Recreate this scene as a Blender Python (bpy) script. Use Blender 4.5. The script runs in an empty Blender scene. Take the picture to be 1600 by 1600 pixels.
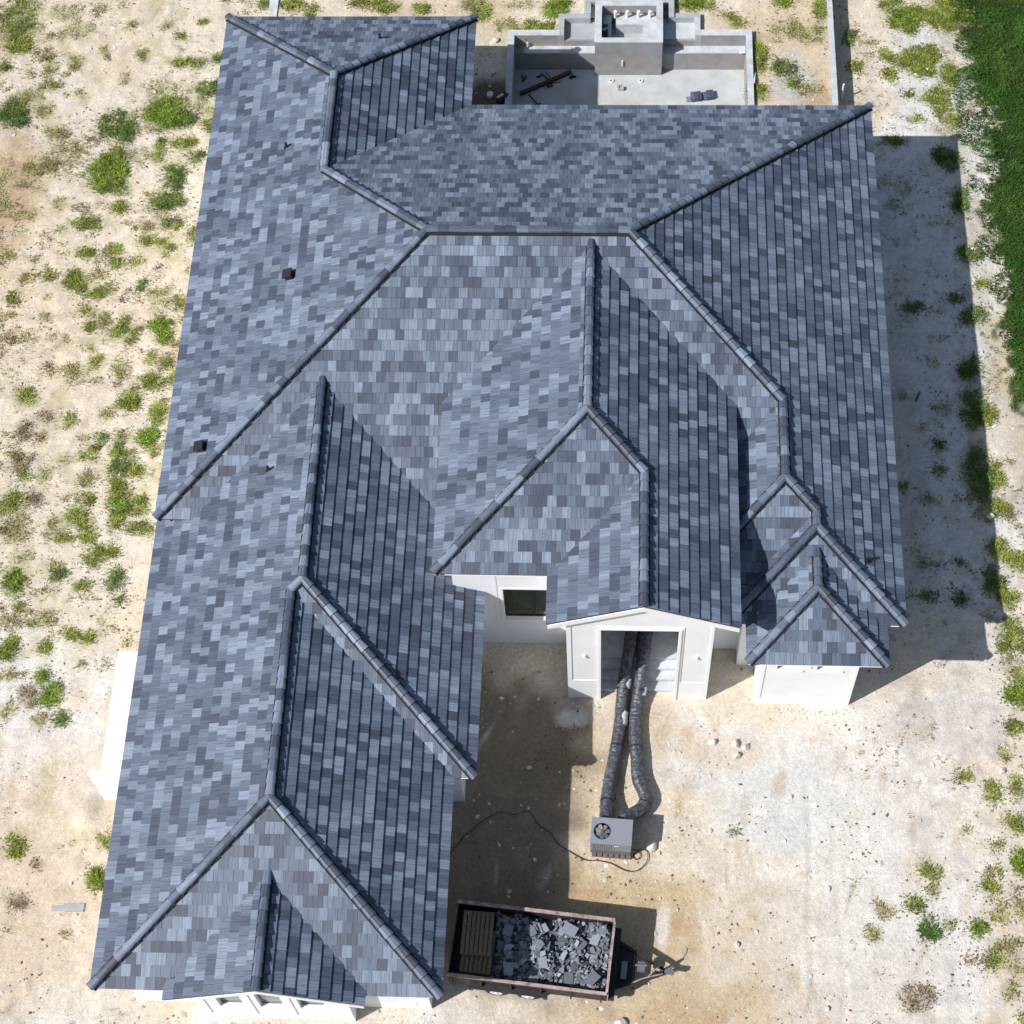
import bpy, math, random
import numpy as np
from mathutils import Vector, Matrix
random.seed(7)
rng = np.random.default_rng(11)
scene = bpy.context.scene
COL = scene.collection

# ---------------------------------------------------------------- camera, world, sun, exposure
cam_data = bpy.data.cameras.new('camera')
cam = bpy.data.objects.new('camera', cam_data)
COL.objects.link(cam)
cam_data.sensor_width = 36.0
cam_data.lens = 2926.549 / 1600.0 * 36.0
cam_data.clip_start = 1.0
cam_data.clip_end = 2000.0
RT = Vector((0.99847355, 0.03737135, -0.04066883))
UP = Vector((-0.01332852, 0.8775993, 0.47920959))
FW = Vector((-0.05359964, 0.47793604, -0.87675779))
cam.matrix_world = Matrix(((RT.x, UP.x, -FW.x, 15.490), (RT.y, UP.y, -FW.y, -29.789),
                           (RT.z, UP.z, -FW.z, 60.027), (0, 0, 0, 1)))
scene.camera = cam

world = bpy.data.worlds.new('World')
scene.world = world
world.use_nodes = True
wn = world.node_tree.nodes
bg = wn['Background']
sky = wn.new('ShaderNodeTexSky')
sky.sky_type = 'NISHITA'
sky.sun_disc = False
sky.sun_elevation = math.radians(43.9)
sky.sun_rotation = math.radians(240.0)
sky.dust_density = 1.3
sky.ozone_density = 0.6
world.node_tree.links.new(sky.outputs[0], bg.inputs[0])
bg.inputs[1].default_value = 0.075

sun_data = bpy.data.lights.new('sun', 'SUN')
sun_data.energy = 4.5
sun_data.angle = math.radians(0.5)
sun_data.color = (1.0, 0.975, 0.94)
sun = bpy.data.objects.new('sun', sun_data)
COL.objects.link(sun)
SUNV = Vector((0.9, 0.52, -1.0)).normalized()
sun.rotation_euler = SUNV.to_track_quat('-Z', 'Y').to_euler()

scene.view_settings.view_transform = 'Standard'
scene.view_settings.look = 'None'
scene.view_settings.gamma = 1.0
scene.view_settings.use_curve_mapping = False
scene.view_settings.exposure = 0.27

# ---------------------------------------------------------------- helpers
def tag(o, label=None, cat=None, group=None, kind=None):
    if label: o['label'] = label
    if cat: o['category'] = cat
    if group: o['group'] = group
    if kind: o['kind'] = kind
    return o

def empty(name, loc=(0, 0, 0), rz=0.0, parent=None):
    o = bpy.data.objects.new(name, None)
    COL.objects.link(o)
    o.location = loc
    o.rotation_euler = (0, 0, rz)
    o.empty_display_size = 0.2
    if parent: o.parent = parent
    return o

class MB:
    """collects faces, then links them as one mesh object"""
    def __init__(s):
        s.v = []; s.f = []; s.mi = []; s.col = []; s.uv = []
    def face(s, pts, mi=0, col=None, uv=None):
        n = len(s.v)
        s.v.extend([tuple(p) for p in pts])
        s.f.append(tuple(range(n, n + len(pts)))); s.mi.append(mi)
        s.col.append(col); s.uv.append(uv)
    def box(s, x0, x1, y0, y1, z0, z1, mi=0, col=None, M=None):
        P = [Vector((x, y, z)) for z in (z0, z1) for y in (y0, y1) for x in (x0, x1)]
        if M is not None: P = [M @ p for p in P]
        for q in ((0, 2, 3, 1), (4, 5, 7, 6), (0, 1, 5, 4), (2, 6, 7, 3), (0, 4, 6, 2), (1, 3, 7, 5)):
            s.face([P[i] for i in q], mi, col)
        return s
    def prism(s, poly, axis, a, b, mi=0, mi_side=None, col=None):
        """poly: 2D points; axis 'y': (x,z) extruded in y; axis 'z': (x,y) extruded in z"""
        if mi_side is None: mi_side = mi
        def P(p, t): return (p[0], t, p[1]) if axis == 'y' else ((p[0], p[1], t) if axis == 'z' else (t, p[0], p[1]))
        s.face([P(p, a) for p in poly], mi, col)
        s.face([P(p, b) for p in reversed(poly)], mi, col)
        n = len(poly)
        for i in range(n):
            p, q = poly[i], poly[(i + 1) % n]
            s.face([P(p, a), P(p, b), P(q, b), P(q, a)], mi_side, col)
        return s
    def tube(s, pts, rads, seg=10, mi=0, caps=True, col=None):
        rings = []
        pts = [Vector(p) for p in pts]
        prev = None
        for i, p in enumerate(pts):
            d = (pts[min(i + 1, len(pts) - 1)] - pts[max(i - 1, 0)])
            if d.length < 1e-9: d = Vector((0, 0, 1))
            d.normalize()
            if prev is None:
                ref = Vector((0, 0, 1)) if abs(d.z) < 0.9 else Vector((1, 0, 0))
                a = d.cross(ref).normalized()
            else:
                a = (prev - d * prev.dot(d)).normalized()
            prev = a
            b = d.cross(a)
            r = rads[i] if hasattr(rads, '__len__') else rads
            rings.append([p + (a * math.cos(t) + b * math.sin(t)) * r
                          for t in [2 * math.pi * k / seg for k in range(seg)]])
        base = len(s.v)
        for R in rings: s.v.extend([tuple(q) for q in R])
        def addf(f):
            s.f.append(f); s.mi.append(mi); s.col.append(col); s.uv.append(None)
        for i in range(len(rings) - 1):
            for k in range(seg):
                k2 = (k + 1) % seg
                addf((base + i * seg + k, base + i * seg + k2, base + (i + 1) * seg + k2, base + (i + 1) * seg + k))
        if caps:
            addf(tuple(base + k for k in range(seg))[::-1])
            addf(tuple(base + (len(rings) - 1) * seg + k for k in range(seg)))
        return s
    def mesh(s, name, mats, smooth=False):
        me = bpy.data.meshes.new(name)
        me.from_pydata(s.v, [], s.f)
        for m in (mats if isinstance(mats, (list, tuple)) else [mats]): me.materials.append(m)
        me.polygons.foreach_set('material_index', s.mi)
        if any(c is not None for c in s.col):
            ca = me.color_attributes.new('tone', 'FLOAT_COLOR', 'CORNER')
            arr = np.ones((len(me.loops), 4), np.float32)
            k = 0
            for f, c in zip(s.f, s.col):
                if c is not None: arr[k:k + len(f), :3] = c[:3]
                k += len(f)
            ca.data.foreach_set('color', arr.ravel())
        if any(u is not None for u in s.uv):
            ul = me.uv_layers.new(name='UVMap')
            arr = np.zeros((len(me.loops), 2), np.float32)
            k = 0
            for f, u in zip(s.f, s.uv):
                if u is not None: arr[k:k + len(f)] = u
                k += len(f)
            ul.data.foreach_set('uv', arr.ravel())
        if smooth: me.polygons.foreach_set('use_smooth', [True] * len(s.f))
        me.update()
        return me
    def build(s, name, mats, parent=None, smooth=False, loc=None, rz=None):
        o = bpy.data.objects.new(name, s.mesh(name, mats, smooth))
        COL.objects.link(o)
        if parent is not None: o.parent = parent
        if loc is not None: o.location = loc
        if rz is not None: o.rotation_euler = (0, 0, rz)
        return o

def vnoise(x, y, scale, seed):
    """smooth value noise in -1..1 on numpy arrays"""
    r = np.random.default_rng(seed)
    N = 256
    g = r.random((N, N)) * 2 - 1
    u = np.asarray(x) / scale + 37.3; v = np.asarray(y) / scale + 91.7
    i = np.floor(u).astype(int); j = np.floor(v).astype(int)
    fu = u - i; fv = v - j
    fu = fu * fu * (3 - 2 * fu); fv = fv * fv * (3 - 2 * fv)
    a = g[i % N, j % N]; b = g[(i + 1) % N, j % N]; c = g[i % N, (j + 1) % N]; d = g[(i + 1) % N, (j + 1) % N]
    return (a * (1 - fu) + b * fu) * (1 - fv) + (c * (1 - fu) + d * fu) * fv

WEEDS = '-10.45,26.92,0.7,1.11,m;-10.27,25.45,0.56,0.58,g;-10.58,24.02,0.22,0.21,d;-9.84,21.56,0.68,0.62,d;-8.62,23.31,0.22,0.21,o;-8.39,23.06,0.19,0.21,g;-7.54,24.38,0.36,0.36,o;-8.66,24.48,0.28,0.32,o;-9.32,22.54,0.6,0.35,l;-8.58,21.84,0.33,0.42,o;-8.54,27.28,0.7,0.37,l;-7.7,26.36,0.56,0.44,l;-5.5,26.62,0.22,0.18,o;-4.67,24.81,0.28,0.25,g;-6.44,24.98,0.22,0.22,o;-3.18,25.92,0.22,0.18,g;-3.9,26.54,0.22,0.22,o;-2.32,26.8,0.28,0.18,g;-5.35,23.49,0.25,0.25,o;-2.87,24.45,0.55,0.21,g;-2.3,24.27,0.27,0.25,o;-1.6,24.66,0.22,0.29,d;-5.36,21.06,0.59,0.69,d;-4.82,20.62,0.38,0.48,d;-5.37,18.46,0.74,0.83,b;-5.24,19.43,0.48,0.34,g;-3.39,21.65,0.7,0.76,b;-2.63,21.41,0.49,0.48,d;-1.74,23.04,0.49,0.32,d;-1.39,21.17,0.32,0.69,g;-2.47,20.11,0.53,0.27,g;-3.44,19.71,0.19,0.54,g;-2.59,18.28,0.34,0.73,d;-2.7,17.06,0.58,0.39,d;-5.74,15.91,0.65,0.26,g;-4.61,16.79,0.39,0.26,g;-3.37,15.77,0.23,0.29,o;-2.49,16,0.23,0.19,d;-2.18,15.81,0.21,0.19,g;-1.37,15.37,0.23,0.29,g;-1.82,19.38,0.24,0.27,d;-7.07,16.88,0.24,0.29,o;-5.79,14.48,0.36,0.25,g;-4.57,14.65,0.31,0.28,g;-3.27,14.97,0.34,0.29,g;-2.52,14.85,0.31,0.28,g;-8.7,18.78,0.32,0.23,o;-7.91,20.54,0.38,0.27,o;-7.03,19.19,0.37,0.34,l;-4.38,19.37,0.53,0.4,l;-2.33,22.27,0.68,0.63,l;-9.69,17.52,0.53,0.99,l;-9.44,22.43,0.55,0.35,o;-3.78,22.97,0.68,0.35,l;-4.66,17.54,0.4,0.26,l;-6.87,15.59,0.24,0.22,l;-6.96,13.31,0.28,0.25,g;-5.72,13.14,0.57,0.43,g;-4.81,13.39,0.23,0.25,o;-4.16,13.93,0.36,0.19,g;-3.47,14.15,0.28,0.16,o;-8.19,12.31,0.23,0.31,g;-6.95,12.26,0.15,0.15,o;-4.99,12.53,0.33,0.28,g;-4.5,12.71,0.26,0.22,o;-3.16,12.85,0.18,0.19,d;-2.67,12.36,0.25,0.21,o;-2.15,12.73,0.23,0.22,o;-1.59,12.1,0.18,0.24,g;-5.25,11.7,0.31,0.24,o;-5.02,11.03,0.2,0.3,g;-4.55,11.25,0.2,0.3,o;-3.7,11.2,0.18,0.24,g;-3.83,10.65,0.33,0.3,g;-3.22,10.42,0.28,0.33,g;-3.03,10.9,0.2,0.15,o;-2.24,11.03,0.3,0.27,b;-2.11,10.58,0.3,0.36,b;-1.46,10.08,0.13,0.15,g;-4.88,10.05,0.23,0.24,o;-2.46,9.42,0.15,0.21,g;-1.76,9.28,0.25,0.18,g;-3.47,8.97,0.35,0.38,o;-5.2,8.8,0.37,0.29,o;-4.58,9.4,0.2,0.24,g;-2.11,8.46,0.47,0.35,g;-1.38,8.61,0.22,0.26,g;-2.93,7.72,0.35,0.46,g;-3.2,7.35,0.3,0.23,g;-1.77,7.39,0.25,0.29,o;-1.71,6.94,0.27,0.4,g;-3.81,7,0.25,0.26,o;-7.01,7.62,0.4,0.38,g;-6.17,6.77,0.32,0.26,n;-6.72,6.19,0.39,0.37,n;-5.1,6.52,0.22,0.28,g;-6.11,5.92,0.22,0.2,n;-4.5,5.8,0.17,0.17,o;-3.79,5.95,0.15,0.17,d;-3.04,5.87,0.29,0.22,o;-2.07,5.88,0.34,0.37,b;-3.07,5.23,0.24,0.25,b;-2.57,5.12,0.19,0.22,o;-1.72,5.33,0.15,0.2,g;-4.14,5.21,0.29,0.39,g;-6.66,4.79,0.49,0.39,n;-2.97,4.51,0.39,0.28,d;-2.24,4.46,0.31,0.28,g;-5.1,4.92,0.39,0.22,l;-6.5,4.21,0.24,0.19,g;-5.72,4.25,0.24,0.25,o;-4.19,4.05,0.27,0.25,o;-6.74,3.03,0.46,0.35,g;-5.79,3.15,0.34,0.24,n;-3.99,3.18,0.29,0.3,g;-2.84,3.58,0.34,0.38,g;-2.71,2.98,0.29,0.32,b;-1.96,2.94,0.31,0.32,g;-6.44,1.96,0.48,0.54,o;-4.98,1.98,0.33,0.37,o;-4.2,2.47,0.43,0.32,g;-3.65,1.84,0.29,0.37,g;-2.84,2.39,0.21,0.38,g;-1.98,1.97,0.43,0.21,g;-4.57,1.48,0.28,0.16,g;-3.33,0.79,0.38,0.31,g;-2.84,1.01,0.38,0.21,g;-6.12,0.74,0.38,0.26,l;-4.76,0.43,0.28,0.21,o;-4.6,0.14,0.24,0.23,d;-6.09,-0.25,0.35,0.44,b;-2.42,0.2,0.21,0.21,d;-2.47,-0.26,0.21,0.23,d;-3.59,-0.33,0.28,0.18,g;-2.21,-0.95,0.12,0.18,d;-4.89,-1.76,0.35,0.28,o;-5.81,-2.94,0.37,0.45,g;-4.48,-2.84,0.28,0.22,g;-3.65,-2.25,0.32,0.2,g;-3.17,-2.49,0.23,0.3,g;-1.59,-2.58,0.18,0.15,o;-4.54,-3.9,0.21,0.2,b;-5.8,-3.93,0.27,0.22,o;-4.9,-4.69,0.32,0.36,n;-4.09,-4.63,0.3,0.36,b;-5.58,-5.24,0.32,0.29,o;-4.27,-5.59,0.23,0.24,o;-3.55,-5.6,0.23,0.22,d;-6.05,-1.78,0.37,0.2,l;-4.36,-10.09,0.31,0.47,g;-1.51,-9.91,0.24,0.34,g;-1.48,-11.15,0.28,0.33,b;-3.56,-10.74,0.22,0.13,n;-4.1,-12.07,0.3,0.26,n;1.53,26.95,0.5,0.33,g;0.09,27.71,0.28,0.22,d;2.39,26.58,0.28,0.29,g;4.41,27.05,0.33,0.3,g;5.51,26.87,0.61,0.37,g;7.02,26.72,0.33,0.29,g;9.67,26.5,0.36,0.51,g;9.46,26.93,0.55,0.29,o;10.73,25.78,0.41,0.29,o;12.86,26.71,0.49,0.51,b;11.86,25.67,0.93,0.25,g;11.23,26.93,0.55,0.22,l;18.46,26.99,0.54,0.37,b;19.05,26.99,0.38,0.29,g;20.37,25.84,0.27,0.25,g;20.11,26.31,0.38,0.22,o;21.27,24.54,0.24,0.71,g;21.27,23.67,0.21,0.42,g;21.16,22.2,0.37,0.48,g;22.28,23.4,0.32,0.42,d;22.65,22.71,0.21,0.28,d;23.21,22.31,0.42,0.28,o;22.32,27.06,0.43,0.29,g;23.91,26.7,0.24,0.58,g;23.53,25.24,0.43,0.5,o;22.08,25.42,0.32,0.5,l;22.75,25.59,0.27,0.5,o;26.99,27.6,0.38,0.44,g;27.43,26.88,0.53,0.5,b;27.8,26.3,0.27,0.29,g;28.25,27.16,0.7,0.43,g;29.32,27.05,0.96,0.8,g;25.23,25.73,0.16,0.43,d;25.37,24.22,0.29,0.28,g;26.65,24.96,0.26,0.28,g;27.08,24.54,0.42,0.28,g;26.67,23.84,0.29,0.31,g;27.87,24.61,0.63,0.56,g;28.53,24.92,0.32,0.42,g;28.05,24.05,0.42,0.35,g;29.08,23.88,0.37,0.56,g;29.03,23.12,0.37,0.27,l;27.44,22.71,0.21,0.17,g;28.47,22.61,0.47,0.41,g;28.74,22,0.31,0.41,g;27.61,21.42,0.23,0.2,g;26.64,20.28,0.28,0.27,d;29.01,21.06,0.52,0.54,l;29.16,21.32,0.31,0.27,g;28.7,19.34,0.51,0.59,d;29.11,17.4,0.25,0.71,d;29.28,14.74,0.37,0.37,d;29.16,11.66,0.41,0.39,d;29.71,13.28,0.24,0.24,g;28.86,9.29,0.29,0.58,d;28.84,7.54,0.38,0.73,d;29.36,7.32,0.28,0.45,g;28.84,4.66,0.42,0.98,d;29.45,4.75,0.28,0.54,g;27.54,5.86,0.19,0.16,d;29.43,3.46,0.37,0.32,g;28.82,5.88,0.33,0.27,l;27.47,4.91,0.19,0.14,d;29.32,1.64,0.36,0.39,g;29.9,1.13,0.36,0.31,g;28.99,0.4,0.31,0.46,d;29.44,-0.27,0.31,0.4,g;29.36,-1.51,0.4,0.27,g;29.66,-2,0.22,0.25,g;29.37,-2.8,0.35,0.29,l;29.54,-3.38,0.22,0.29,g;29.37,-4.1,0.3,0.36,b;29.27,-2.17,0.26,0.2,g;29.33,-5.18,0.39,0.19,g;27.31,-6.9,0.21,0.18,g;28.27,-7.54,0.23,0.32,g;29.1,-7.29,0.19,0.25,g;28.88,-6.16,0.21,0.21,o;28.98,-8.59,0.29,0.29,g;27.22,-8.88,0.19,0.11,o;28.33,-9.36,0.21,0.13,g;25.9,-10.18,0.19,0.28,g;26.3,-10.3,0.12,0.17,g;29.07,-9.95,0.25,0.44,b;28.29,-10.25,0.37,0.17,o;26.07,-10.89,0.19,0.17,o;27.9,-10.75,0.25,0.24,g;23.53,-10.86,0.1,0.09,o;24.52,-11.61,0.29,0.26,o;25.47,-11.35,0.25,0.28,g;26.07,-10.93,0.19,0.19,o;24.11,-12.38,0.25,0.29,o;25.8,-12.17,0.25,0.27,d;26.55,-11.96,0.16,0.19,o;27.4,-12.15,0.2,0.23,b;28.24,-11.6,0.29,0.25,o;28.77,-11.35,0.25,0.26,o;28.24,-12.77,0.41,0.33,o;27.92,-13.26,0.24,0.25,g;28.63,-13.38,0.28,0.25,o;25.41,-14.39,0.48,0.41,n;28.26,-14.11,0.24,0.29,o;19.73,-9.08,0.08,0.09,d;28.65,-14.96,0.12,0.16,g;26.66,-0.19,0.18,0.2,d;27.87,1.1,0.14,0.15,d;27.87,-0.42,0.16,0.25,d;26.03,4.21,0.14,0.13,d;26.89,12.14,0.29,0.24,d;28.49,12.45,0.24,0.18,d'
# ---------------------------------------------------------------- materials
def mat(name, color=(0.5, 0.5, 0.5), rough=0.8, metal=0.0, noise=0.0, nscale=8.0, bump=0.0, bscale=40.0, spec=0.5, attr=False, stain=None):
    m = bpy.data.materials.new(name); m.use_nodes = True
    nt = m.node_tree; N = nt.nodes; L = nt.links
    b = N['Principled BSDF']
    b.inputs['Roughness'].default_value = rough
    b.inputs['Metallic'].default_value = metal
    b.inputs['Specular IOR Level'].default_value = spec
    src = None
    if attr:
        a = N.new('ShaderNodeAttribute'); a.attribute_name = 'tone'; src = a.outputs['Color']
    else:
        rgb = N.new('ShaderNodeRGB'); rgb.outputs[0].default_value = (*color, 1); src = rgb.outputs[0]
    tc = N.new('ShaderNodeTexCoord')
    if noise > 0:
        n = N.new('ShaderNodeTexNoise'); n.inputs['Scale'].default_value = nscale; n.inputs['Detail'].default_value = 6
        L.new(tc.outputs['Object'], n.inputs['Vector'])
        mr = N.new('ShaderNodeMapRange'); mr.inputs[1].default_value = 0.25; mr.inputs[2].default_value = 0.75
        mr.inputs[3].default_value = 1 - noise; mr.inputs[4].default_value = 1 + noise
        L.new(n.outputs[0], mr.inputs[0])
        mx = N.new('ShaderNodeMix'); mx.data_type = 'RGBA'; mx.blend_type = 'MULTIPLY'; mx.inputs[0].default_value = 1
        L.new(src, mx.inputs[6]); L.new(mr.outputs[0], mx.inputs[7]); src = mx.outputs[2]
    if stain:
        n = N.new('ShaderNodeTexNoise'); n.inputs['Scale'].default_value = stain[3]; n.inputs['Detail'].default_value = 8
        n.inputs['Roughness'].default_value = 0.7
        L.new(tc.outputs['Object'], n.inputs['Vector'])
        mr = N.new('ShaderNodeMapRange'); mr.inputs[1].default_value = 0.5; mr.inputs[2].default_value = 0.68
        L.new(n.outputs[0], mr.inputs[0])
        mx = N.new('ShaderNodeMix'); mx.data_type = 'RGBA'
        mx.inputs[7].default_value = (*stain[:3], 1)
        L.new(mr.outputs[0], mx.inputs[0]); L.new(src, mx.inputs[6]); src = mx.outputs[2]
    L.new(src, b.inputs['Base Color'])
    if bump > 0:
        n = N.new('ShaderNodeTexNoise'); n.inputs['Scale'].default_value = bscale; n.inputs['Detail'].default_value = 5
        L.new(tc.outputs['Object'], n.inputs['Vector'])
        bp = N.new('ShaderNodeBump'); bp.inputs['Strength'].default_value = bump; bp.inputs['Distance'].default_value = 0.02
        L.new(n.outputs[0], bp.inputs['Height']); L.new(bp.outputs[0], b.inputs['Normal'])
    return m

def tile_material(name):
    """concrete roof tile: its own cast colour, streaked lengthwise"""
    m = bpy.data.materials.new(name); m.use_nodes = True
    nt = m.node_tree; N = nt.nodes; L = nt.links
    b = N['Principled BSDF']
    b.inputs['Roughness'].default_value = 0.55
    b.inputs['Specular IOR Level'].default_value = 0.55
    a = N.new('ShaderNodeAttribute'); a.attribute_name = 'tone'
    uv = N.new('ShaderNodeUVMap'); uv.uv_map = 'UVMap'
    oi = N.new('ShaderNodeObjectInfo')
    cb = N.new('ShaderNodeCombineXYZ')
    ml = N.new('ShaderNodeMath'); ml.operation = 'MULTIPLY'; ml.inputs[1].default_value = 50
    L.new(oi.outputs['Random'], ml.inputs[0]); L.new(ml.outputs[0], cb.inputs[2])
    mp = N.new('ShaderNodeMapping'); mp.inputs['Scale'].default_value = (26, 1.3, 1)
    L.new(uv.outputs[0], mp.inputs['Vector'])
    va = N.new('ShaderNodeVectorMath'); va.operation = 'ADD'
    L.new(mp.outputs[0], va.inputs[0]); L.new(cb.outputs[0], va.inputs[1])
    n = N.new('ShaderNodeTexNoise'); n.inputs['Scale'].default_value = 1.0; n.inputs['Detail'].default_value = 3
    n.inputs['Roughness'].default_value = 0.6
    L.new(va.outputs[0], n.inputs['Vector'])
    mr = N.new('ShaderNodeMapRange'); mr.inputs[1].default_value = 0.3; mr.inputs[2].default_value = 0.7
    mr.inputs[3].default_value = 0.70; mr.inputs[4].default_value = 1.32
    L.new(n.outputs[0], mr.inputs[0])
    tc = N.new('ShaderNodeTexCoord')
    n2 = N.new('ShaderNodeTexNoise'); n2.inputs['Scale'].default_value = 55; n2.inputs['Detail'].default_value = 4
    L.new(tc.outputs['Object'], n2.inputs['Vector'])
    mr2 = N.new('ShaderNodeMapRange'); mr2.inputs[1].default_value = 0.3; mr2.inputs[2].default_value = 0.7
    mr2.inputs[3].default_value = 0.9; mr2.inputs[4].default_value = 1.1
    L.new(n2.outputs[0], mr2.inputs[0])
    mm = N.new('ShaderNodeMath'); mm.operation = 'MULTIPLY'
    L.new(mr.outputs[0], mm.inputs[0]); L.new(mr2.outputs[0], mm.inputs[1])
    mx = N.new('ShaderNodeMix'); mx.data_type = 'RGBA'; mx.blend_type = 'MULTIPLY'; mx.inputs[0].default_value = 1
    L.new(a.outputs['Color'], mx.inputs[6]); L.new(mm.outputs[0], mx.inputs[7])
    L.new(mx.outputs[2], b.inputs['Base Color'])
    return m

def ground_material():
    m = bpy.data.materials.new('sandy_soil'); m.use_nodes = True
    nt = m.node_tree; N = nt.nodes; L = nt.links
    b = N['Principled BSDF']; b.inputs['Roughness'].default_value = 0.95; b.inputs['Specular IOR Level'].default_value = 0.15
    a = N.new('ShaderNodeAttribute'); a.attribute_name = 'tone'
    tc = N.new('ShaderNodeTexCoord')
    src = a.outputs['Color']
    for sc, lo, hi, a0, a1 in ((1.3, 0.90, 1.06, .35, .65), (7, 0.84, 1.10, .35, .66), (32, 0.80, 1.14, .34, .66)):
        n = N.new('ShaderNodeTexNoise'); n.inputs['Scale'].default_value = sc; n.inputs['Detail'].default_value = 7
        n.inputs['Roughness'].default_value = 0.65
        L.new(tc.outputs['Object'], n.inputs['Vector'])
        mr = N.new('ShaderNodeMapRange'); mr.inputs[1].default_value = a0; mr.inputs[2].default_value = a1
        mr.inputs[3].default_value = lo; mr.inputs[4].default_value = hi
        L.new(n.outputs[0], mr.inputs[0])
        mx = N.new('ShaderNodeMix'); mx.data_type = 'RGBA'; mx.blend_type = 'MULTIPLY'; mx.inputs[0].default_value = 1
        L.new(src, mx.inputs[6]); L.new(mr.outputs[0], mx.inputs[7]); src = mx.outputs[2]
    # brownish roots and clods: scattered small dark marks
    n = N.new('ShaderNodeTexNoise'); n.inputs['Scale'].default_value = 9; n.inputs['Detail'].default_value = 9
    n.inputs['Roughness'].default_value = 0.78; n.inputs['Distortion'].default_value = 0.6
    L.new(tc.outputs['Object'], n.inputs['Vector'])
    mr = N.new('ShaderNodeMapRange'); mr.inputs[1].default_value = 0.60; mr.inputs[2].default_value = 0.70
    mr.inputs[4].default_value = 0.6
    L.new(n.outputs[0], mr.inputs[0])
    mx = N.new('ShaderNodeMix'); mx.data_type = 'RGBA'; mx.inputs[7].default_value = (0.15, 0.105, 0.075, 1)
    L.new(mr.outputs[0], mx.inputs[0]); L.new(src, mx.inputs[6]); src = mx.outputs[2]
    L.new(src, b.inputs['Base Color'])
    n = N.new('ShaderNodeTexNoise'); n.inputs['Scale'].default_value = 14; n.inputs['Detail'].default_value = 9
    n.inputs['Roughness'].default_value = 0.7
    L.new(tc.outputs['Object'], n.inputs['Vector'])
    bp = N.new('ShaderNodeBump'); bp.inputs['Strength'].default_value = 0.6; bp.inputs['Distance'].default_value = 0.06
    L.new(n.outputs[0], bp.inputs['Height']); L.new(bp.outputs[0], b.inputs['Normal'])
    return m

M_TILE = tile_material('concrete_roof_tile')
M_UNDER = mat('roof_underlay', (0.02, 0.02, 0.024), 0.9)
M_WHITE = mat('white_stucco', (0.80, 0.81, 0.82), 0.85, noise=0.06, nscale=1.1, bump=0.25, bscale=60, spec=0.2)
M_TRIM = mat('white_painted_trim', (0.82, 0.83, 0.84), 0.6, noise=0.02, nscale=5)
M_FRAME = mat('black_window_frame', (0.012, 0.012, 0.013), 0.4)
M_GLASS = mat('dark_window_glass', (0.012, 0.022, 0.014), 0.08, spec=0.6)
M_GLASSW = mat('pale_window_glass', (0.10, 0.16, 0.15), 0.12, spec=0.6)
M_DARK = mat('black_plastic', (0.015, 0.015, 0.017), 0.5)
M_CONC = mat('raw_concrete', (0.36, 0.38, 0.40), 0.9, noise=0.14, nscale=2.5, bump=0.3, bscale=30, stain=(0.34, 0.30, 0.27, 1.1))
M_CONCL = mat('pale_concrete', (0.50, 0.53, 0.555), 0.9, noise=0.16, nscale=3, bump=0.35, bscale=30, stain=(0.38, 0.38, 0.37, 1.6))
M_PLASTER = mat('grey_pool_plaster', (0.27, 0.275, 0.29), 0.9, noise=0.2, nscale=2.2, bump=0.3, bscale=22, stain=(0.33, 0.285, 0.25, 0.8))
M_POOLFL = mat('pool_floor_gunite', (0.45, 0.475, 0.49), 0.9, noise=0.16, nscale=1.3, bump=0.4, bscale=18, stain=(0.46, 0.385, 0.30, 0.55))
M_RUST = mat('rusty_steel', (0.10, 0.05, 0.035), 0.85, noise=0.35, nscale=12, bump=0.3)
M_RAIL = mat('faded_pink_rail_paint', (0.38, 0.29, 0.275), 0.75, noise=0.3, nscale=9, stain=(0.11, 0.065, 0.05, 3.5))
M_BLACKM = mat('black_painted_steel', (0.022, 0.02, 0.022), 0.55, noise=0.3, nscale=8)
M_RUBBER = mat('tyre_rubber', (0.02, 0.02, 0.02), 0.85)
M_RIM = mat('white_wheel_rim', (0.65, 0.65, 0.65), 0.45)
M_WOOD = mat('weathered_wood', (0.20, 0.145, 0.095), 0.9, noise=0.3, nscale=14, bump=0.3)
M_WOODG = mat('grey_weathered_wood', (0.16, 0.125, 0.115), 0.9, noise=0.45, nscale=18, bump=0.3)
M_DUCT = mat('black_duct_sleeve', (0.055, 0.060, 0.076), 0.30, noise=0.5, nscale=9, bump=1.0, bscale=22, stain=(0.19, 0.205, 0.24, 7.0))
M_ACGREY = mat('grey_sheet_metal', (0.23, 0.245, 0.28), 0.5, noise=0.06, nscale=5)
M_ACDARK = mat('dark_grey_sheet_metal', (0.13, 0.135, 0.16), 0.5)
M_BLADE = mat('fan_blade_plastic', (0.22, 0.23, 0.26), 0.45)
M_CABLE = mat('brown_cable_sheath', (0.035, 0.028, 0.02), 0.6)
M_ROCK = mat('pale_limestone', (0.62, 0.60, 0.57), 0.95, noise=0.15, nscale=9, bump=0.6, bscale=20)
M_PEB = mat('small_stones', rough=0.95, attr=True, spec=0.15)
M_LEAF = mat('leaves', rough=0.8, attr=True, spec=0.08)
M_PVC = mat('white_pvc', (0.75, 0.76, 0.76), 0.4)
M_SHARD = mat('broken_tile', rough=0.75, attr=True, noise=0.15, nscale=20)
M_GROUND = ground_material()
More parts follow.
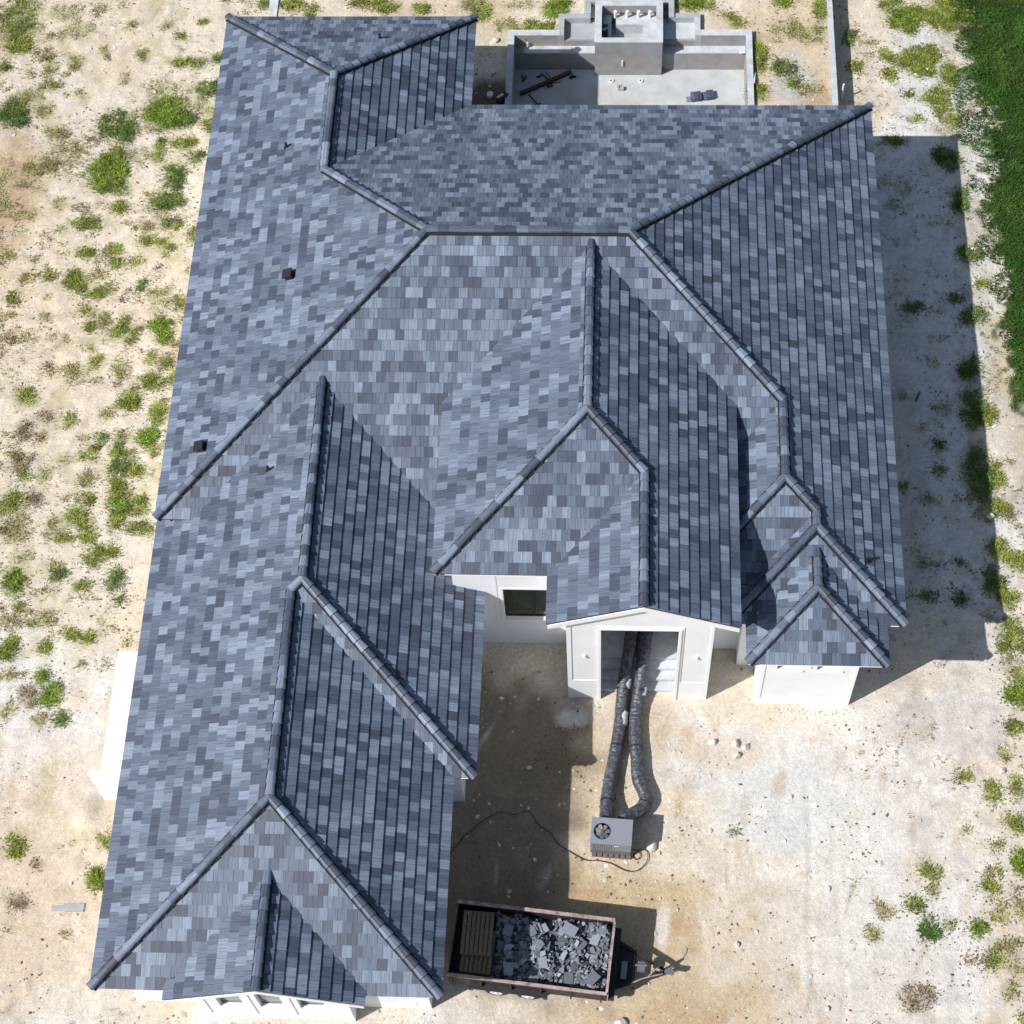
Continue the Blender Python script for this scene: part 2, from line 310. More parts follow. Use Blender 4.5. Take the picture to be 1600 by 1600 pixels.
# ---------------------------------------------------------------- ground
WHOLE = (-18.0, 38.0, -22.0, 34.0)
POOL_HOLES = ((11.0, 20.88, 18.1, 25.20), (13.10, 18.76, 25.1, 26.13), (14.42, 17.66, 26.1, 27.08))
def ground_level(x, y):
    """the back yard is filled up behind low retaining walls"""
    return np.where((np.asarray(y) > 17.3) & (np.asarray(x) > .75) & (np.asarray(x) < 24.28), 0.80, 0.0)
FIELD = [(46, 36), (32.5, 36), (30.6, 31), (28.6, 28.3), (29.9, 27.6), (29.8, 26.2), (30.0, 24.4), (30.15, 21.0), (30.15, 19.3), (30.15, 17.7), (30.15, 16.1),
         (30.3, 14.6), (30.25, 13.1), (30.25, 11.6), (30.3, 10.1), (30.5, 8.7), (30.75, 7.6), (31.1, 5.9), (31.4, 4.3), (32.2, 1), (34, -4), (38, -9), (46, -10)]
_fy = np.array([p[1] for p in FIELD[1:-1]][::-1], float)
_fx = np.array([p[0] for p in FIELD[1:-1]][::-1], float)
def field_edge(y): return np.interp(y, _fy, _fx) - .25
WEEDLIST = [tuple(float(t) if i < 4 else t for i, t in enumerate(w.split(','))) for w in WEEDS.split(';')]

def lerp_col(c, t, w):
    for k in range(3): c[k] += (t[k] - c[k]) * w

def build_ground():
    h = 0.11
    xs = np.arange(WHOLE[0], WHOLE[1] + 1e-6, h); ys = np.arange(WHOLE[2], WHOLE[3] + 1e-6, h)
    X, Y = np.meshgrid(xs, ys)
    nx, ny = len(xs), len(ys)
    rough = 0.6 + 0.7 / (1 + np.exp((X + 0.2) * 2.0)) + 0.3 / (1 + np.exp(-(X - 26) * 1.0))
    Z = 0.030 * vnoise(X, Y, 1.6, 1) + 0.020 * vnoise(X, Y, 0.55, 2) * rough + 0.014 * vnoise(X, Y, 0.22, 3) * rough
    Z += np.maximum(0, vnoise(X, Y, 0.35, 4) - 0.55) * 0.10 * rough
    # wheel ruts left of the apron and on the lot in front of the house
    for (x0, y0, x1, y1, w, d) in ((22.15, -7.4, 22.0, -18, .10, .02), (22.95, -8.6, 23.1, -18, .10, .015), (20.0, -9.2, 20.7, -11.2, .05, .05),
                                   (19.5, -9.3, 19.45, -11, .05, .04), (25.8, -12.6, 25.9, -18, .16, .015), (26.6, -12.2, 26.8, -18, .16, .012),
                                   (17.8, -9.9, 19.4, -11.6, .07, .03), (-4.4, -3, -5.2, -16, .25, .03), (-6.2, -3, -7.1, -16, .25, .03)):
        L2 = (x1 - x0) ** 2 + (y1 - y0) ** 2
        t = np.clip(((X - x0) * (x1 - x0) + (Y - y0) * (y1 - y0)) / L2, 0, 1)
        dd = np.hypot(X - x0 - t * (x1 - x0) + 0.08 * vnoise(X, Y, .8, 9), Y - y0 - t * (y1 - y0))
        Z += -d * np.exp(-(dd / w) ** 2) + 0.5 * d * np.exp(-((dd - 2 * w) / w) ** 2)
    # a little mound of sand against the bump-out, low berms along the field
    Z += 0.35 * np.exp(-(((X + 2.15) / 0.45) ** 2 + ((Y + 9.0) / 0.6) ** 2))
    fe = field_edge(Y)
    Z += ground_level(X, Y) * np.clip((33.2 - Y) / 2.5, 0, 1)
    edge = np.minimum(np.minimum(X - WHOLE[0], WHOLE[1] - X), np.minimum(Y - WHOLE[2], WHOLE[3] - Y))
    Z = np.where(edge < 0.05, -0.03, Z)
    # colour of the soil: cream sand, grey limerock, tan and rust patches; court shade painted in
    C = [np.full_like(X, v) for v in (0.67, 0.585, 0.465)]
    n1 = vnoise(X, Y, 5.0, 21); n2 = vnoise(X, Y, 1.8, 22); n3 = vnoise(X, Y, 0.7, 23); n4 = vnoise(X, Y, 2.6, 24)
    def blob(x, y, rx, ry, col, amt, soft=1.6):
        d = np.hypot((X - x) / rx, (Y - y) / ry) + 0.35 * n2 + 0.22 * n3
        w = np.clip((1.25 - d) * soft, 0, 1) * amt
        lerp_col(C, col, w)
    grey = (0.60, 0.585, 0.56); white = (0.72, 0.70, 0.67); tan = (0.52, 0.395, 0.23); rust = (0.42, 0.26, 0.14); mud = (0.20, 0.15, 0.10)
    lerp_col(C, (0.66, 0.61, 0.535), np.clip(0.2 + n1 * 0.9 + n3 * 0.3, 0, 1) * 0.6)
    lerp_col(C, tan, np.clip(n4 * 1.1 - 0.35, 0, 1) * 0.5)
    blob(27.5, 8, 2.8, 13, (0.68, 0.67, 0.66), 0.9); blob(28.5, 20, 2.5, 7, (0.70, 0.685, 0.67), 0.85)
    blob(24, -9, 4.5, 6, (0.72, 0.69, 0.65), 0.85); blob(20, -6.4, 3.2, 1.6, (0.64, 0.61, 0.58), 0.75)
    blob(21.5, -8.2, 2.5, 1.6, (0.62, 0.61, 0.59), 0.7)
    blob(19.3, -6.2, 1.4, .6, tan, .4); blob(16.7, -5.6, 1.0, .9, tan, .45)
    blob(15.6, -11.4, 3.6, 2.1, tan, 0.85); blob(18.3, -14.5, 2.8, 2.2, tan, 0.7); blob(14.5, -7.5, 1.3, 2.2, tan, 0.5)
    blob(21.0, -11.8, 2.0, 1.2, tan, .5); blob(14.9, -11.3, 0.9, 0.35, rust, 0.5); blob(17.9, -12.4, .6, .3, rust, .35)
    blob(18.2, -15.3, 1.5, .8, rust, .4); blob(12.2, -8.5, 2.7, 5.8, (0.22, 0.175, 0.125), 0.9); blob(16.2, -17, 5, 1.5, tan, .6)  # the dark brown court blob paints the garage shade deeper into the soil
    blob(22.4, 25, 3.0, 3.5, tan, 0.45); blob(23.5, 21.5, .7, 1.6, (0.42, 0.29, 0.16), .75); blob(22.6, 23.2, .9, 1.4, (.48, .5, .5), .7)
    blob(-5.5, -5.5, 2.6, 3.0, (0.72, 0.70, 0.68), 0.75); blob(-2.2, -5.6, 1.3, 3.0, (.66, .64, .62), .8)
    blob(-6.5, 14, 3.5, 5.5, (0.66, 0.56, 0.43), .6); blob(-9.5, 17.5, 1.3, 4, (.42, .27, .15), .7); blob(-10, 12, 2.2, 3, (.66, .54, .38), .7)
    blob(-3.5, -11, 3.0, 4.5, (0.62, 0.51, 0.40), .7); blob(5, -17.4, 7, 1.6, white, .9); blob(-1.5, -16.6, 3.5, 1.6, (.66, .62, .57), .8)
    blob(10.3, -15.9, 1.4, 1.0, (.62, .6, .55), .7); blob(24.5, -13.8, 1.2, 1.0, (.5, .42, .31), .5)
    blob(26.8, -5.2, 2.2, .9, (.55, .49, .45), .6); blob(25.8, -10.2, 1.0, .8, (.5, .38, .24), .6)
    blob(14.2, -5.1, .5, .3, (.7, .68, .64), .8); blob(22.5, -14.9, .8, .9, (.46, .36, .25), .5)
    blob(26, 3.6, .9, 8, (.46, .42, .38), .5); blob(8.8, 25.8, 2.6, 2, tan, .4)
    mot = np.clip(vnoise(X, Y, 1.1, 81) * .9 + vnoise(X, Y, .45, 82) * .7 - .25, 0, 1) * np.clip((0.4 - X) * 2 + 0, 0, 1)
    lerp_col(C, (0.50, 0.45, 0.27), mot * .75)
    mot = np.clip(vnoise(X, Y, .9, 87) * .9 + vnoise(X, Y, .25, 88) * .8 - .2, 0, 1) * np.clip((X - 24.8) * 2, 0, 1)
    lerp_col(C, (0.44, 0.40, 0.37), mot * .6)
    mot = np.clip(vnoise(X, Y, .8, 83) * .9 + vnoise(X, Y, .3, 84) * .7 - .35, 0, 1)
    lerp_col(C, (0.47, 0.38, 0.28), mot * .45)
    mot = np.clip(vnoise(X, Y, 1.4, 85) * .9 + vnoise(X, Y, .4, 86) * .6 - .4, 0, 1)
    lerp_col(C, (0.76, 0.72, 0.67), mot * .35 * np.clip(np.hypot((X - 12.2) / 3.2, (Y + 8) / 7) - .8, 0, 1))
    blob(10.3, 21.2, .9, 1.9, (0.13, 0.115, 0.075), .95); blob(9.9, 19.5, 1.2, 1.5, (0.10, 0.09, 0.06), .95)  # very dark ground between the rear roof and the pool
    blob(25, -12.5, 4, 3.5, (0.70, 0.67, 0.63), .6); blob(-4, -13, 3.5, 3, (.62, .50, .37), .4)
    rb = np.random.default_rng(5)
    for i in range(120):   # rust and clay coloured smears dragged about by machines
        x = rb.uniform(11, 29) if i < 80 else rb.uniform(-9, 0); y = rb.uniform(-17, -5) if i < 80 else rb.uniform(-16, 30)
        a = rb.uniform(-.6, .6) + 1.57; L2, W2_ = rb.uniform(.2, .9), rb.uniform(.06, .22)
        du = (X - x) * math.cos(a) + (Y - y) * math.sin(a); dv = -(X - x) * math.sin(a) + (Y - y) * math.cos(a)
        d = np.hypot(du / L2, dv / W2_) + .6 * n3 + .3 * n2
        lerp_col(C, ((.50, .35, .22), (.40, .30, .22), (.76, .74, .71))[i % 3], np.clip((1.2 - d), 0, 1) * rb.uniform(.3, .7))
    # soil stained by the plants growing on it
    for (x, y, rx, ry, t) in WEEDLIST:
        if abs(x) > 100: continue
        i0, i1 = np.searchsorted(xs, (x - 2.2 * rx, x + 2.2 * rx)); j0, j1 = np.searchsorted(ys, (y - 2.2 * ry, y + 2.2 * ry))
        if i1 <= i0 or j1 <= j0: continue
        sl = (slice(j0, j1), slice(i0, i1))
        d = np.hypot((X[sl] - x) / rx, (Y[sl] - y) / ry) + 0.3 * n3[sl]
        w = np.clip(1.6 - d, 0, 1) * {'b': .65, 'g': .62, 'd': .62, 'm': .6, 'o': .55, 'l': .45, 'n': .55}[t]
        tgt = (0.30, 0.30, 0.11) if t not in 'n' else (0.24, 0.19, 0.12)
        for k in range(3): C[k][sl] += (tgt[k] - C[k][sl]) * w
    n5 = vnoise(X, Y, .25, 27)
    fw = np.clip((X - fe - .45 + 0.5 * n2 + 0.35 * n3 + .45 * n5) * 5, 0, 1)
    lerp_col(C, (0.045, 0.075, 0.022), fw)
    fw2 = np.clip(1 - np.abs(X - fe + .45) / 0.9 + n3 * .4, 0, 1) * .35
    lerp_col(C, (0.30, 0.27, 0.17), fw2)
    # faces
    idx = np.arange(nx * ny).reshape(ny, nx)
    q = np.stack([idx[:-1, :-1], idx[:-1, 1:], idx[1:, 1:], idx[1:, :-1]], -1)
    cx = X[:-1, :-1] + h / 2; cy = Y[:-1, :-1] + h / 2
    keep = np.ones(cx.shape, bool)
    for (a, b, c, d) in POOL_HOLES: keep &= ~((cx > a) & (cx < b) & (cy > c) & (cy < d))
    q = q[keep]
    me = bpy.data.meshes.new('ground')
    nv, nf = nx * ny, len(q)
    far = 600.0
    a, b, c, d = WHOLE[0] + .01, WHOLE[0] + h * (nx - 1) - .01, WHOLE[2] + .01, WHOLE[2] + h * (ny - 1) - .01
    ex = np.array([(-far, -far, -.03), (far, -far, -.03), (far, far, -.03), (-far, far, -.03),
                   (a, c, -.03), (b, c, -.03), (b, d, -.03), (a, d, -.03)], np.float32)
    eq = np.array([(0, 1, 5, 4), (1, 2, 6, 5), (2, 3, 7, 6), (3, 0, 4, 7)]) + nv
    co = np.concatenate([np.stack([X, Y, Z], -1).reshape(-1, 3), ex]).astype(np.float32)
    q = np.concatenate([q, eq])
    me.vertices.add(len(co)); me.vertices.foreach_set('co', co.ravel())
    me.loops.add(len(q) * 4); me.loops.foreach_set('vertex_index', q.ravel().astype(np.int32))
    me.polygons.add(len(q)); me.polygons.foreach_set('loop_start', np.arange(0, len(q) * 4, 4, dtype=np.int32))
    me.polygons.foreach_set('loop_total', np.full(len(q), 4, np.int32))
    me.update(calc_edges=True)
    me.polygons.foreach_set('use_smooth', np.ones(len(q), bool))
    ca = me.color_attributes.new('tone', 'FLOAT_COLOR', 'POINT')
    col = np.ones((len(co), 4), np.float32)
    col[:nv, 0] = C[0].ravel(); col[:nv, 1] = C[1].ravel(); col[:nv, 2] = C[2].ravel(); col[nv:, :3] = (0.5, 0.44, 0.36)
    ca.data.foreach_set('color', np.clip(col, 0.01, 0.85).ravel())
    me.materials.append(M_GROUND)
    o = bpy.data.objects.new('ground', me); COL.objects.link(o); o['kind'] = 'structure'
    return o
build_ground()

# ---------------------------------------------------------------- roof geometry (heights above the ground, metres)
S = 0.46; CO = 1 / math.sqrt(1 + S * S); SN = S * CO
ZE = 4.60
A = (0, 22.6); B = (9.83, 22.6); Ept = (4.915, 17.69); Cc = (9.83, 18.09); F = (4.915, 13.18); G = (9.047, 9.047)
I = (15.953, 9.047); Dc = (25, 18.09); H = (0, 0)
T_ = (21.143, .912); S_ = (21.143, 3.857); U = (22.145, -.09); V = (22.145, -.683); W = (25, -3.54)
ZS = 1.774; ZU = 1.313; ZG_ = 4.162
XG = -.065; ZGE = -.63; XL = 5.588; ZL = 1.970; XM2 = 5.237; ZM2 = 1.809
L_ = (XL, 4.283); M_ = (XL, -3.176); SE1 = (11.241, -8.829); M2 = (XM2, -3.527); N2 = (XM2, -10.493)
K = (XG, -15.795); K2 = (10.539, -15.795)
XO = 14.642; ZO = 3.959; ZC = 1.707; ZQ = 3.102
Np = (XO, 8.607); O = (XO, 2.12); P = (9.746, -2.776); Pt = (9.746, 3.711); Q = (16.504, .258); R = (16.504, -4.537)
Ee = (19.538, 3.711); Er = (19.538, -4.537); El = (13.470, -4.537); Et = (13.470, -2.776)
Xx = (22.148, -1.479); Yy = (22.148, -2.715); Z1 = (19.91, -4.952); Z2 = (24.385, -4.952); ZX = .947; ZTE = ZX - S * 2.2375
fa = (5.228, -12.675); fb = (5.228, -16.138); ZF = .805; f1 = (2.209, -16.138); f2 = (8.247, -16.138); ZFE = ZF - S * 3.019
# each slope: name, (downhill direction), reference point on eave (x, y, z rel. main eave), polygon
PL = [
    ('west', (-1, 0), (0, 0, 0), [A, H, G, F, Ept]),
    ('north', (0, 1), (0, 22.6, 0), [A, Ept, B]),
    ('east', (1, 0), (9.83, 0, 0), [B, Ept, F, Cc]),
    ('north', (0, 1), (0, 18.09, 0), [Cc, F, G, I, Dc]),
    ('east', (1, 0), (25, 0, 0), [Dc, I, S_, T_, U, V, W]),
    ('south', (0, -1), (0, 0, 0), [H, (1.37, 0), L_, (9.87, 0), (10.1, 0), (10.1, 3.7), (14.642, 8.25), (19.3, 3.6), (19.0, 1.71), S_, I, G]),
    ('west', (-1, 0), (S_[0] - ZS / S, 0, 0), [S_, (19.0, 1.71), (19.0, -1.23), T_]),
    ('south', (0, -1), (0, T_[1] - ZS / S, 0), [T_, (19.0, -1.23), (19.0, -2.94), (19.295, -2.94), U]),
    ('west', (-1, 0), (U[0] - ZU / S, 0, 0), [U, (19.293, -2.942), (19.293, -3.535), V]),
    ('south', (0, -1), (0, V[1] - ZU / S, 0), [V, (19.293, -3.535), (20.3, -3.535), Xx, (24.0, -3.333), (24.2, -3.535), W]),
    ('west', (-1, 0), (XG, 0, ZGE), [(XG, .25), K, N2, M2, M_, L_, (1.30, 0), (1.0, .25)]),
    ('east', (1, 0), (11.241, 0, ZGE), [L_, M_, SE1, (11.241, -2.3), (10.24, -2.3), (10.24, -.37)]),
    ('south', (0, -1), (0, -8.829, ZGE), [M_, M2, (10.539, -8.829), SE1]),
    ('east', (1, 0), (10.539, 0, ZGE), [M2, N2, K2, (10.539, -8.829)]),
    ('south', (0, -1), (0, -15.795, ZGE), [N2, K, (2.10, -15.795), fa, (8.36, -15.795), K2]),
    ('west', (-1, 0), (2.209, 0, ZFE), [fa, (2.209, -15.69), f1, fb]),
    ('east', (1, 0), (8.247, 0, ZFE), [fa, fb, f2, (8.247, -15.69)]),
    ('west', (-1, 0), (9.746, 0, ZC), [Np, Pt, P, O]),
    ('east', (1, 0), (19.538, 0, ZC), [Np, O, Q, R, Er, Ee]),
    ('south', (0, -1), (0, -2.776, ZC), [O, P, Et, Q]),
    ('west', (-1, 0), (13.470, 0, ZC), [Q, Et, El, R]),
    ('west', (-1, 0), (19.91, 0, ZTE), [Xx, (19.91, -3.50), Z1, Yy]),
    ('east', (1, 0), (24.385, 0, ZTE), [Xx, Yy, Z2, (24.385, -3.50)]),
    ('south', (0, -1), (0, -4.952, ZTE), [Yy, Z1, Z2]),
]
def zplane(g, ref, x, y):
    return ZE + ref[2] - S * ((x - ref[0]) * g[0] + (y - ref[1]) * g[1])

house = empty('house', (12.0, 2.0, 0.0))
tag(house, 'large white single storey house with grey blue tiled hip roof, the only house', 'house')
HP = Vector((12.0, 2.0, 0.0))
def hpart(mb, name, mats, parent=None, smooth=False):
    """build with world coordinates under the house"""
    o = mb.build(name, mats, parent or house, smooth)
    if parent is None: o.location = -HP
    return o

deck = MB()
for nm, g, ref, poly in PL:
    top = [(x, y, zplane(g, ref, x, y)) for x, y in poly]
    bot = [(x, y, z - 0.10) for x, y, z in top]
    deck.face(top, 0); deck.face(bot[::-1], 1)
    n = len(poly)
    for i in range(n):
        j = (i + 1) % n
        deck.face([top[i], bot[i], bot[j], top[j]], 1)
roof = hpart(deck, 'roof', [M_UNDER, M_UNDER])

# ---- tiles
TONES0 = [(0.300, 0.335, 0.430), (0.255, 0.288, 0.375), (0.195, 0.222, 0.300), (0.165, 0.190, 0.265), (0.115, 0.132, 0.192), (0.098, 0.110, 0.160), (0.165, 0.182, 0.245)]
TONES = [(t[0] * k * .56, t[1] * k * .612, t[2] * k * .635) for t, k in zip(TONES0, (1.08, 1.03, 1.0, .99, .97, .94, 1.0))]
TW = [0.15, 0.18, 0.22, 0.18, 0.14, 0.09, 0.04]
TWS, EXP, THK = 0.305, 0.3632, 0.044
GAP = 0.007
def clip(poly, u0, u1, v0, v1):
    def cut(pl, f):
        out = []
        for i in range(len(pl)):
            a, b = pl[i - 1], pl[i]; fa_, fb_ = f(a), f(b)
            if (fa_ >= 0) != (fb_ >= 0):
                t = fa_ / (fa_ - fb_); out.append((a[0] + (b[0] - a[0]) * t, a[1] + (b[1] - a[1]) * t))
            if fb_ >= 0: out.append(b)
        return out
    for f in (lambda p: p[0] - u0, lambda p: u1 - p[0], lambda p: p[1] - v0, lambda p: v1 - p[1]):
        poly = cut(poly, f)
        if len(poly) < 3: return []
    out = []
    for p in poly:
        if not out or abs(p[0] - out[-1][0]) + abs(p[1] - out[-1][1]) > 1e-5: out.append(p)
    if len(out) > 2 and abs(out[0][0] - out[-1][0]) + abs(out[0][1] - out[-1][1]) < 1e-5: out.pop()
    return out if len(out) >= 3 else []
def area(pl):
    return 0.5 * sum(pl[i - 1][0] * pl[i][1] - pl[i][0] * pl[i - 1][1] for i in range(len(pl)))
def tile_faces(mb, poly, frame, v0, tone, uo, vo, lift):
    """poly in the (u, v) plane of the slope; the tail stands proud over the course below"""
    org, u, v, n = frame
    def hh(b): return 0.070 + lift - (b - v0) / EXP * 0.044
    top = [org + u * a + v * b + n * hh(b) for a, b in poly]
    bot = [org + u * a + v * b + n * (hh(b) - THK) for a, b in poly]
    uvs = [(a - uo, b + vo) for a, b in poly]
    mb.face(top, 0, tone, uvs)
    k = len(poly)
    for i in range(k):
        j = (i + 1) % k
        mb.face([top[i], bot[i], bot[j], top[j]], 0, tuple(c * .8 for c in tone), [uvs[i], uvs[i], uvs[j], uvs[j]])

CAMP = Vector(cam.matrix_world.translation)
def screen_size(p, n, ar):
    d = CAMP - p
    return ar * max(0.0, n.dot(d.normalized())) / d.length_squared

field = MB(); full = []
for pi, (nm, g, ref, poly) in enumerate(PL):
    gv = Vector((g[0], g[1], 0))
    v = Vector((-g[0] * CO, -g[1] * CO, SN)); n = Vector((g[0] * SN, g[1] * SN, CO)); u = v.cross(n)
    org = Vector((ref[0] if g[0] else 0.0, ref[1] if g[1] else 0.0, ZE + ref[2]))
    P3 = [Vector((x, y, zplane(g, ref, x, y))) for x, y in poly]
    p2 = [((p - org).dot(u), (p - org).dot(v)) for p in P3]
    if area(p2) < 0: p2 = p2[::-1]
    umin, umax = min(p[0] for p in p2), max(p[0] for p in p2); vmax = max(p[1] for p in p2)
    frame = (org, u, v, n)
    rr = random.Random(100 + pi)
    off = rr.random() * .3
    vmin = min(p[1] for p in p2)
    p2 = [(a, b - 0.03 if abs(b) < 0.02 else b) for a, b in p2]
    run = 0; tone0 = 0
    for r in range(int(math.floor(vmin / EXP - .2)), int(math.ceil(vmax / EXP))):
        v0 = r * EXP - (0.03 if r == 0 else 0.0); v1 = (r + 1) * EXP + 0.004
        c0 = int(math.floor((umin - off) / TWS)) - 1; c1 = int(math.ceil((umax - off) / TWS)) + 1
        for c in range(c0, c1):
            u0 = off + (c + 0.5 * (r % 2)) * TWS
            dj = rr.uniform(-.005, .005)
            pl = clip(p2, u0 + GAP / 2, u0 + TWS - GAP / 2, v0 + dj, v1)
            if not pl: continue
            a_ = area(pl)
            if a_ < 0.0012: continue
            if rr.random() > 0.04: ti = rr.choices(range(7), TW)[0]; tone0 = ti
            else: ti = tone0
            if a_ > 0.97 * TWS * EXP and r > 0 and len(pl) == 4:
                cp = org + u * (u0 + TWS / 2) + v * (v0 + EXP / 2)
                full.append((screen_size(cp, n, a_), org + u * u0 + v * v0, u, v, n, ti, rr.randrange(4)))
            else:
                j = rr.uniform(.93, 1.07)
                tile_faces(field, pl, frame, v0, tuple(x * j for x in TONES[ti]), u0 - rr.randrange(40) * 1.7, rr.randrange(40) * 3.1, rr.uniform(-.003, .003))
full.sort(key=lambda t: -t[0])
pool_mesh = {}
def full_poly(): return [(GAP / 2, 0), (TWS - GAP / 2, 0), (TWS - GAP / 2, EXP + .004), (GAP / 2, EXP + .004)]
for k, (sz, o_, u, v, n, ti, va) in enumerate(full):
    if k < 300:
        key = (ti, va)
        if key not in pool_mesh:
            mb = MB(); j = 0.94 + 0.04 * va
            tile_faces(mb, full_poly(), (Vector((0, 0, 0)), Vector((1, 0, 0)), Vector((0, 1, 0)), Vector((0, 0, 1))), 0,
                       tuple(x * j for x in TONES[ti]), -va * 1.7, va * 3.1 + ti, (va - 1.5) * .002)
            pool_mesh[key] = mb.mesh('roof_tile', M_TILE)
        t = bpy.data.objects.new('roof_tile', pool_mesh[key]); COL.objects.link(t)
        t.parent = roof
        t.matrix_basis = Matrix(((u.x, v.x, n.x, o_.x), (u.y, v.y, n.y, o_.y), (u.z, v.z, n.z, o_.z), (0, 0, 0, 1)))
    else:
        j = random.uniform(.93, 1.07)
        tile_faces(field, full_poly(), (o_, u, v, n), 0, tuple(x * j for x in TONES[ti]), -va * 1.7 - (k % 37) * 2.3, va * 3.1 + (k % 17), random.uniform(-.003, .003))
fo = field.build('tile_field', M_TILE, roof); fo['kind'] = 'stuff'

# ---- ridge and hip caps
def zr(p, z): return Vector((p[0], p[1], ZE + z))
LINES = [  # low end -> high end
    (A, 0, Ept, 2.261), (B, 0, Ept, 2.261), (Ept, 2.261, F, 2.261), (F, 2.261, G, ZG_), (H, 0, G, ZG_), (G, ZG_, I, ZG_), (Dc, 0, I, ZG_),
    (S_, ZS, I, ZG_), (T_, ZS, S_, ZS), (U, ZU, T_, ZS), ((19.0, -1.23), ZS - S * 2.143, T_, ZS), (V, ZU, U, ZU), (W, 0, V, ZU), ((19.293, -3.535), 0, V, ZU),
    (Yy, ZX, (22.148, -1.35), ZX), (Z1, ZTE, Yy, ZX), (Z2, ZTE, Yy, ZX),
    (M_, ZL, (XL, 4.42), ZL), (SE1, ZGE, M_, ZL), (M2, ZM2, M_, ZL), (N2, ZM2, M2, ZM2), (K, ZGE, N2, ZM2), (K2, ZGE, N2, ZM2),
    (fb, ZF, (fa[0], fa[1] + .12), ZF), (O, ZO, (XO, 8.75), ZO), (P, ZC, O, ZO), (Q, ZQ, O, ZO), (R, ZQ, Q, ZQ)]
CAPL = 0.385
PROF = [(-.155, -.035), (-.126, .030), (-.064, .062), (.064, .062), (.126, .030), (.155, -.035)]
def cap_mesh(ln, tone, uo, taper=0.80):
    mb = MB()
    pr = PROF
    def ring(y, k, dz): return [Vector((a * k, y, b * (0.5 + .5 * k) + dz)) for a, b in pr]
    a = ring(0, 1.0, 0.042); b = ring(ln + 0.03, taper, 0.0)
    for i in range(5):
        uu = [(pr[i][0] + uo, 0), (pr[i + 1][0] + uo, 0), (pr[i + 1][0] + uo, ln), (pr[i][0] + uo, ln)]
        mb.face([a[i], a[i + 1], b[i + 1], b[i]][::-1], 0, tone, uu[::-1])
    inner = [p * .86 - Vector((0, 0, .012)) + Vector((0, p.y * .14, 0)) for p in a]
    for i in range(5): mb.face([a[i], a[i + 1], inner[i + 1], inner[i]], 0, tuple(c * .8 for c in tone), [(uo, 0)] * 4)
    mb.face(inner, 0, tuple(c * .8 for c in tone), [(uo, 0)] * 6)
    return mb
cap_pool = {}
caps = []
board_shade = MB()
for li, (p, zp, q, zq) in enumerate(LINES):
    a, b = zr(p, zp), zr(q, zq)
    d = b - a; ln = d.length; d.normalize()
    side = d.cross(Vector((0, 0, 1))).normalized(); up = side.cross(d).normalized()
    hip = abs(zp - zq) > 1e-3
    lift = 0.108 if hip else 0.105
    m = max(1, round(ln / CAPL)); cl = ln / m
    rr = random.Random(500 + li); ti = 2
    for i in range(m):
        if rr.random() > .2: ti = rr.choices(range(7), [.2, .14, .16, .16, .2, .1, .04])[0]
        o_ = a + d * (i * cl) + up * lift
        caps.append((screen_size(o_, up, .1), o_, side, d, up, ti, rr.randrange(3), cl))
    Mx = Matrix(((side.x, d.x, up.x, a.x), (side.y, d.y, up.y, a.y), (side.z, d.z, up.z, a.z), (0, 0, 0, 1)))
    board_shade.box(-.18, .18, .02, ln, -.05, .04 if hip else .02, 0, None, Mx); board_shade.box(-.115, .115, .03, ln, .03, .10, 0, None, Mx)  # wide black box paints the shade along both cap edges; narrow one is the batten
bo = board_shade.build('ridge_batten_shade', M_UNDER, roof)
caps.sort(key=lambda t: -t[0])
rest = MB()
for k, (sz, o_, side, d, up, ti, va, cl) in enumerate(caps):
    Mx = Matrix(((side.x, d.x, up.x, o_.x), (side.y, d.y, up.y, o_.y), (side.z, d.z, up.z, o_.z), (0, 0, 0, 1)))
    Mx = Mx @ Matrix.Diagonal((1, cl / CAPL, 1, 1))
    if k < 300:
        if (ti, va) not in cap_pool: cap_pool[(ti, va)] = cap_mesh(CAPL, TONES[ti], va * 3.3).mesh('ridge_tile', M_TILE)
        t = bpy.data.objects.new('ridge_tile', cap_pool[(ti, va)]); COL.objects.link(t); t.parent = roof; t.matrix_basis = Mx
    else:
        cm = cap_mesh(CAPL, TONES[ti], va * 3.3)
        for f, c, uv in zip(cm.f, cm.col, cm.uv): rest.face([Mx @ Vector(cm.v[i]) for i in f], 0, c, uv)
if rest.f:
    ro = rest.build('ridge_tile_run', M_TILE, roof); ro['kind'] = 'stuff'

# ---- roof vents
def slope_frame(g, x, y, z):
    n = Vector((g[0] * SN, g[1] * SN, CO)); v = Vector((-g[0] * CO, -g[1] * CO, SN)); u = v.cross(n)
    return Matrix(((u.x, v.x, n.x, x), (u.y, v.y, n.y, y), (u.z, v.z, n.z, z), (0, 0, 0, 1)))
for (x, y, z) in ((4.07, 8.72, 1.87 + ZE), (1.45, 2.37, .66 + ZE)):
    mb = MB(); Mx = slope_frame((-1, 0), x, y, z)
    mb.box(-.17, .17, -.17, .17, .03, .07, 0, None, Mx)
    mb.box(-.15, .15, -.14, .14, .07, .22, 0, None, Mx); mb.box(-.185, .185, -.20, .165, .22, .27, 0, None, Mx)
    mb.build('roof_vent', M_DARK, roof)
for (g, x, y, z) in (((-1, 0), 3.29, 14.78, 1.51), ((0, 1), 6.28, 20.66, .9), ((-1, 0), 3.93, 1.21, 1.21), ((1, 0), 23.82, -1.55, .54)):
    mb = MB()
    mb.tube([(x, y, z + ZE), (x, y, z + ZE + .3)], .05, 10); mb.tube([(x, y, z + ZE + .02), (x, y, z + ZE + .07)], .10, 10)
    mb.build('vent_pipe', M_DARK, roof)
# ---------------------------------------------------------------- walls, trim, openings
def wpart(name, mats, boxes, parent=None):
    mb = MB()
    for b in boxes: mb.box(*b)
    return hpart(mb, name, mats, parent)
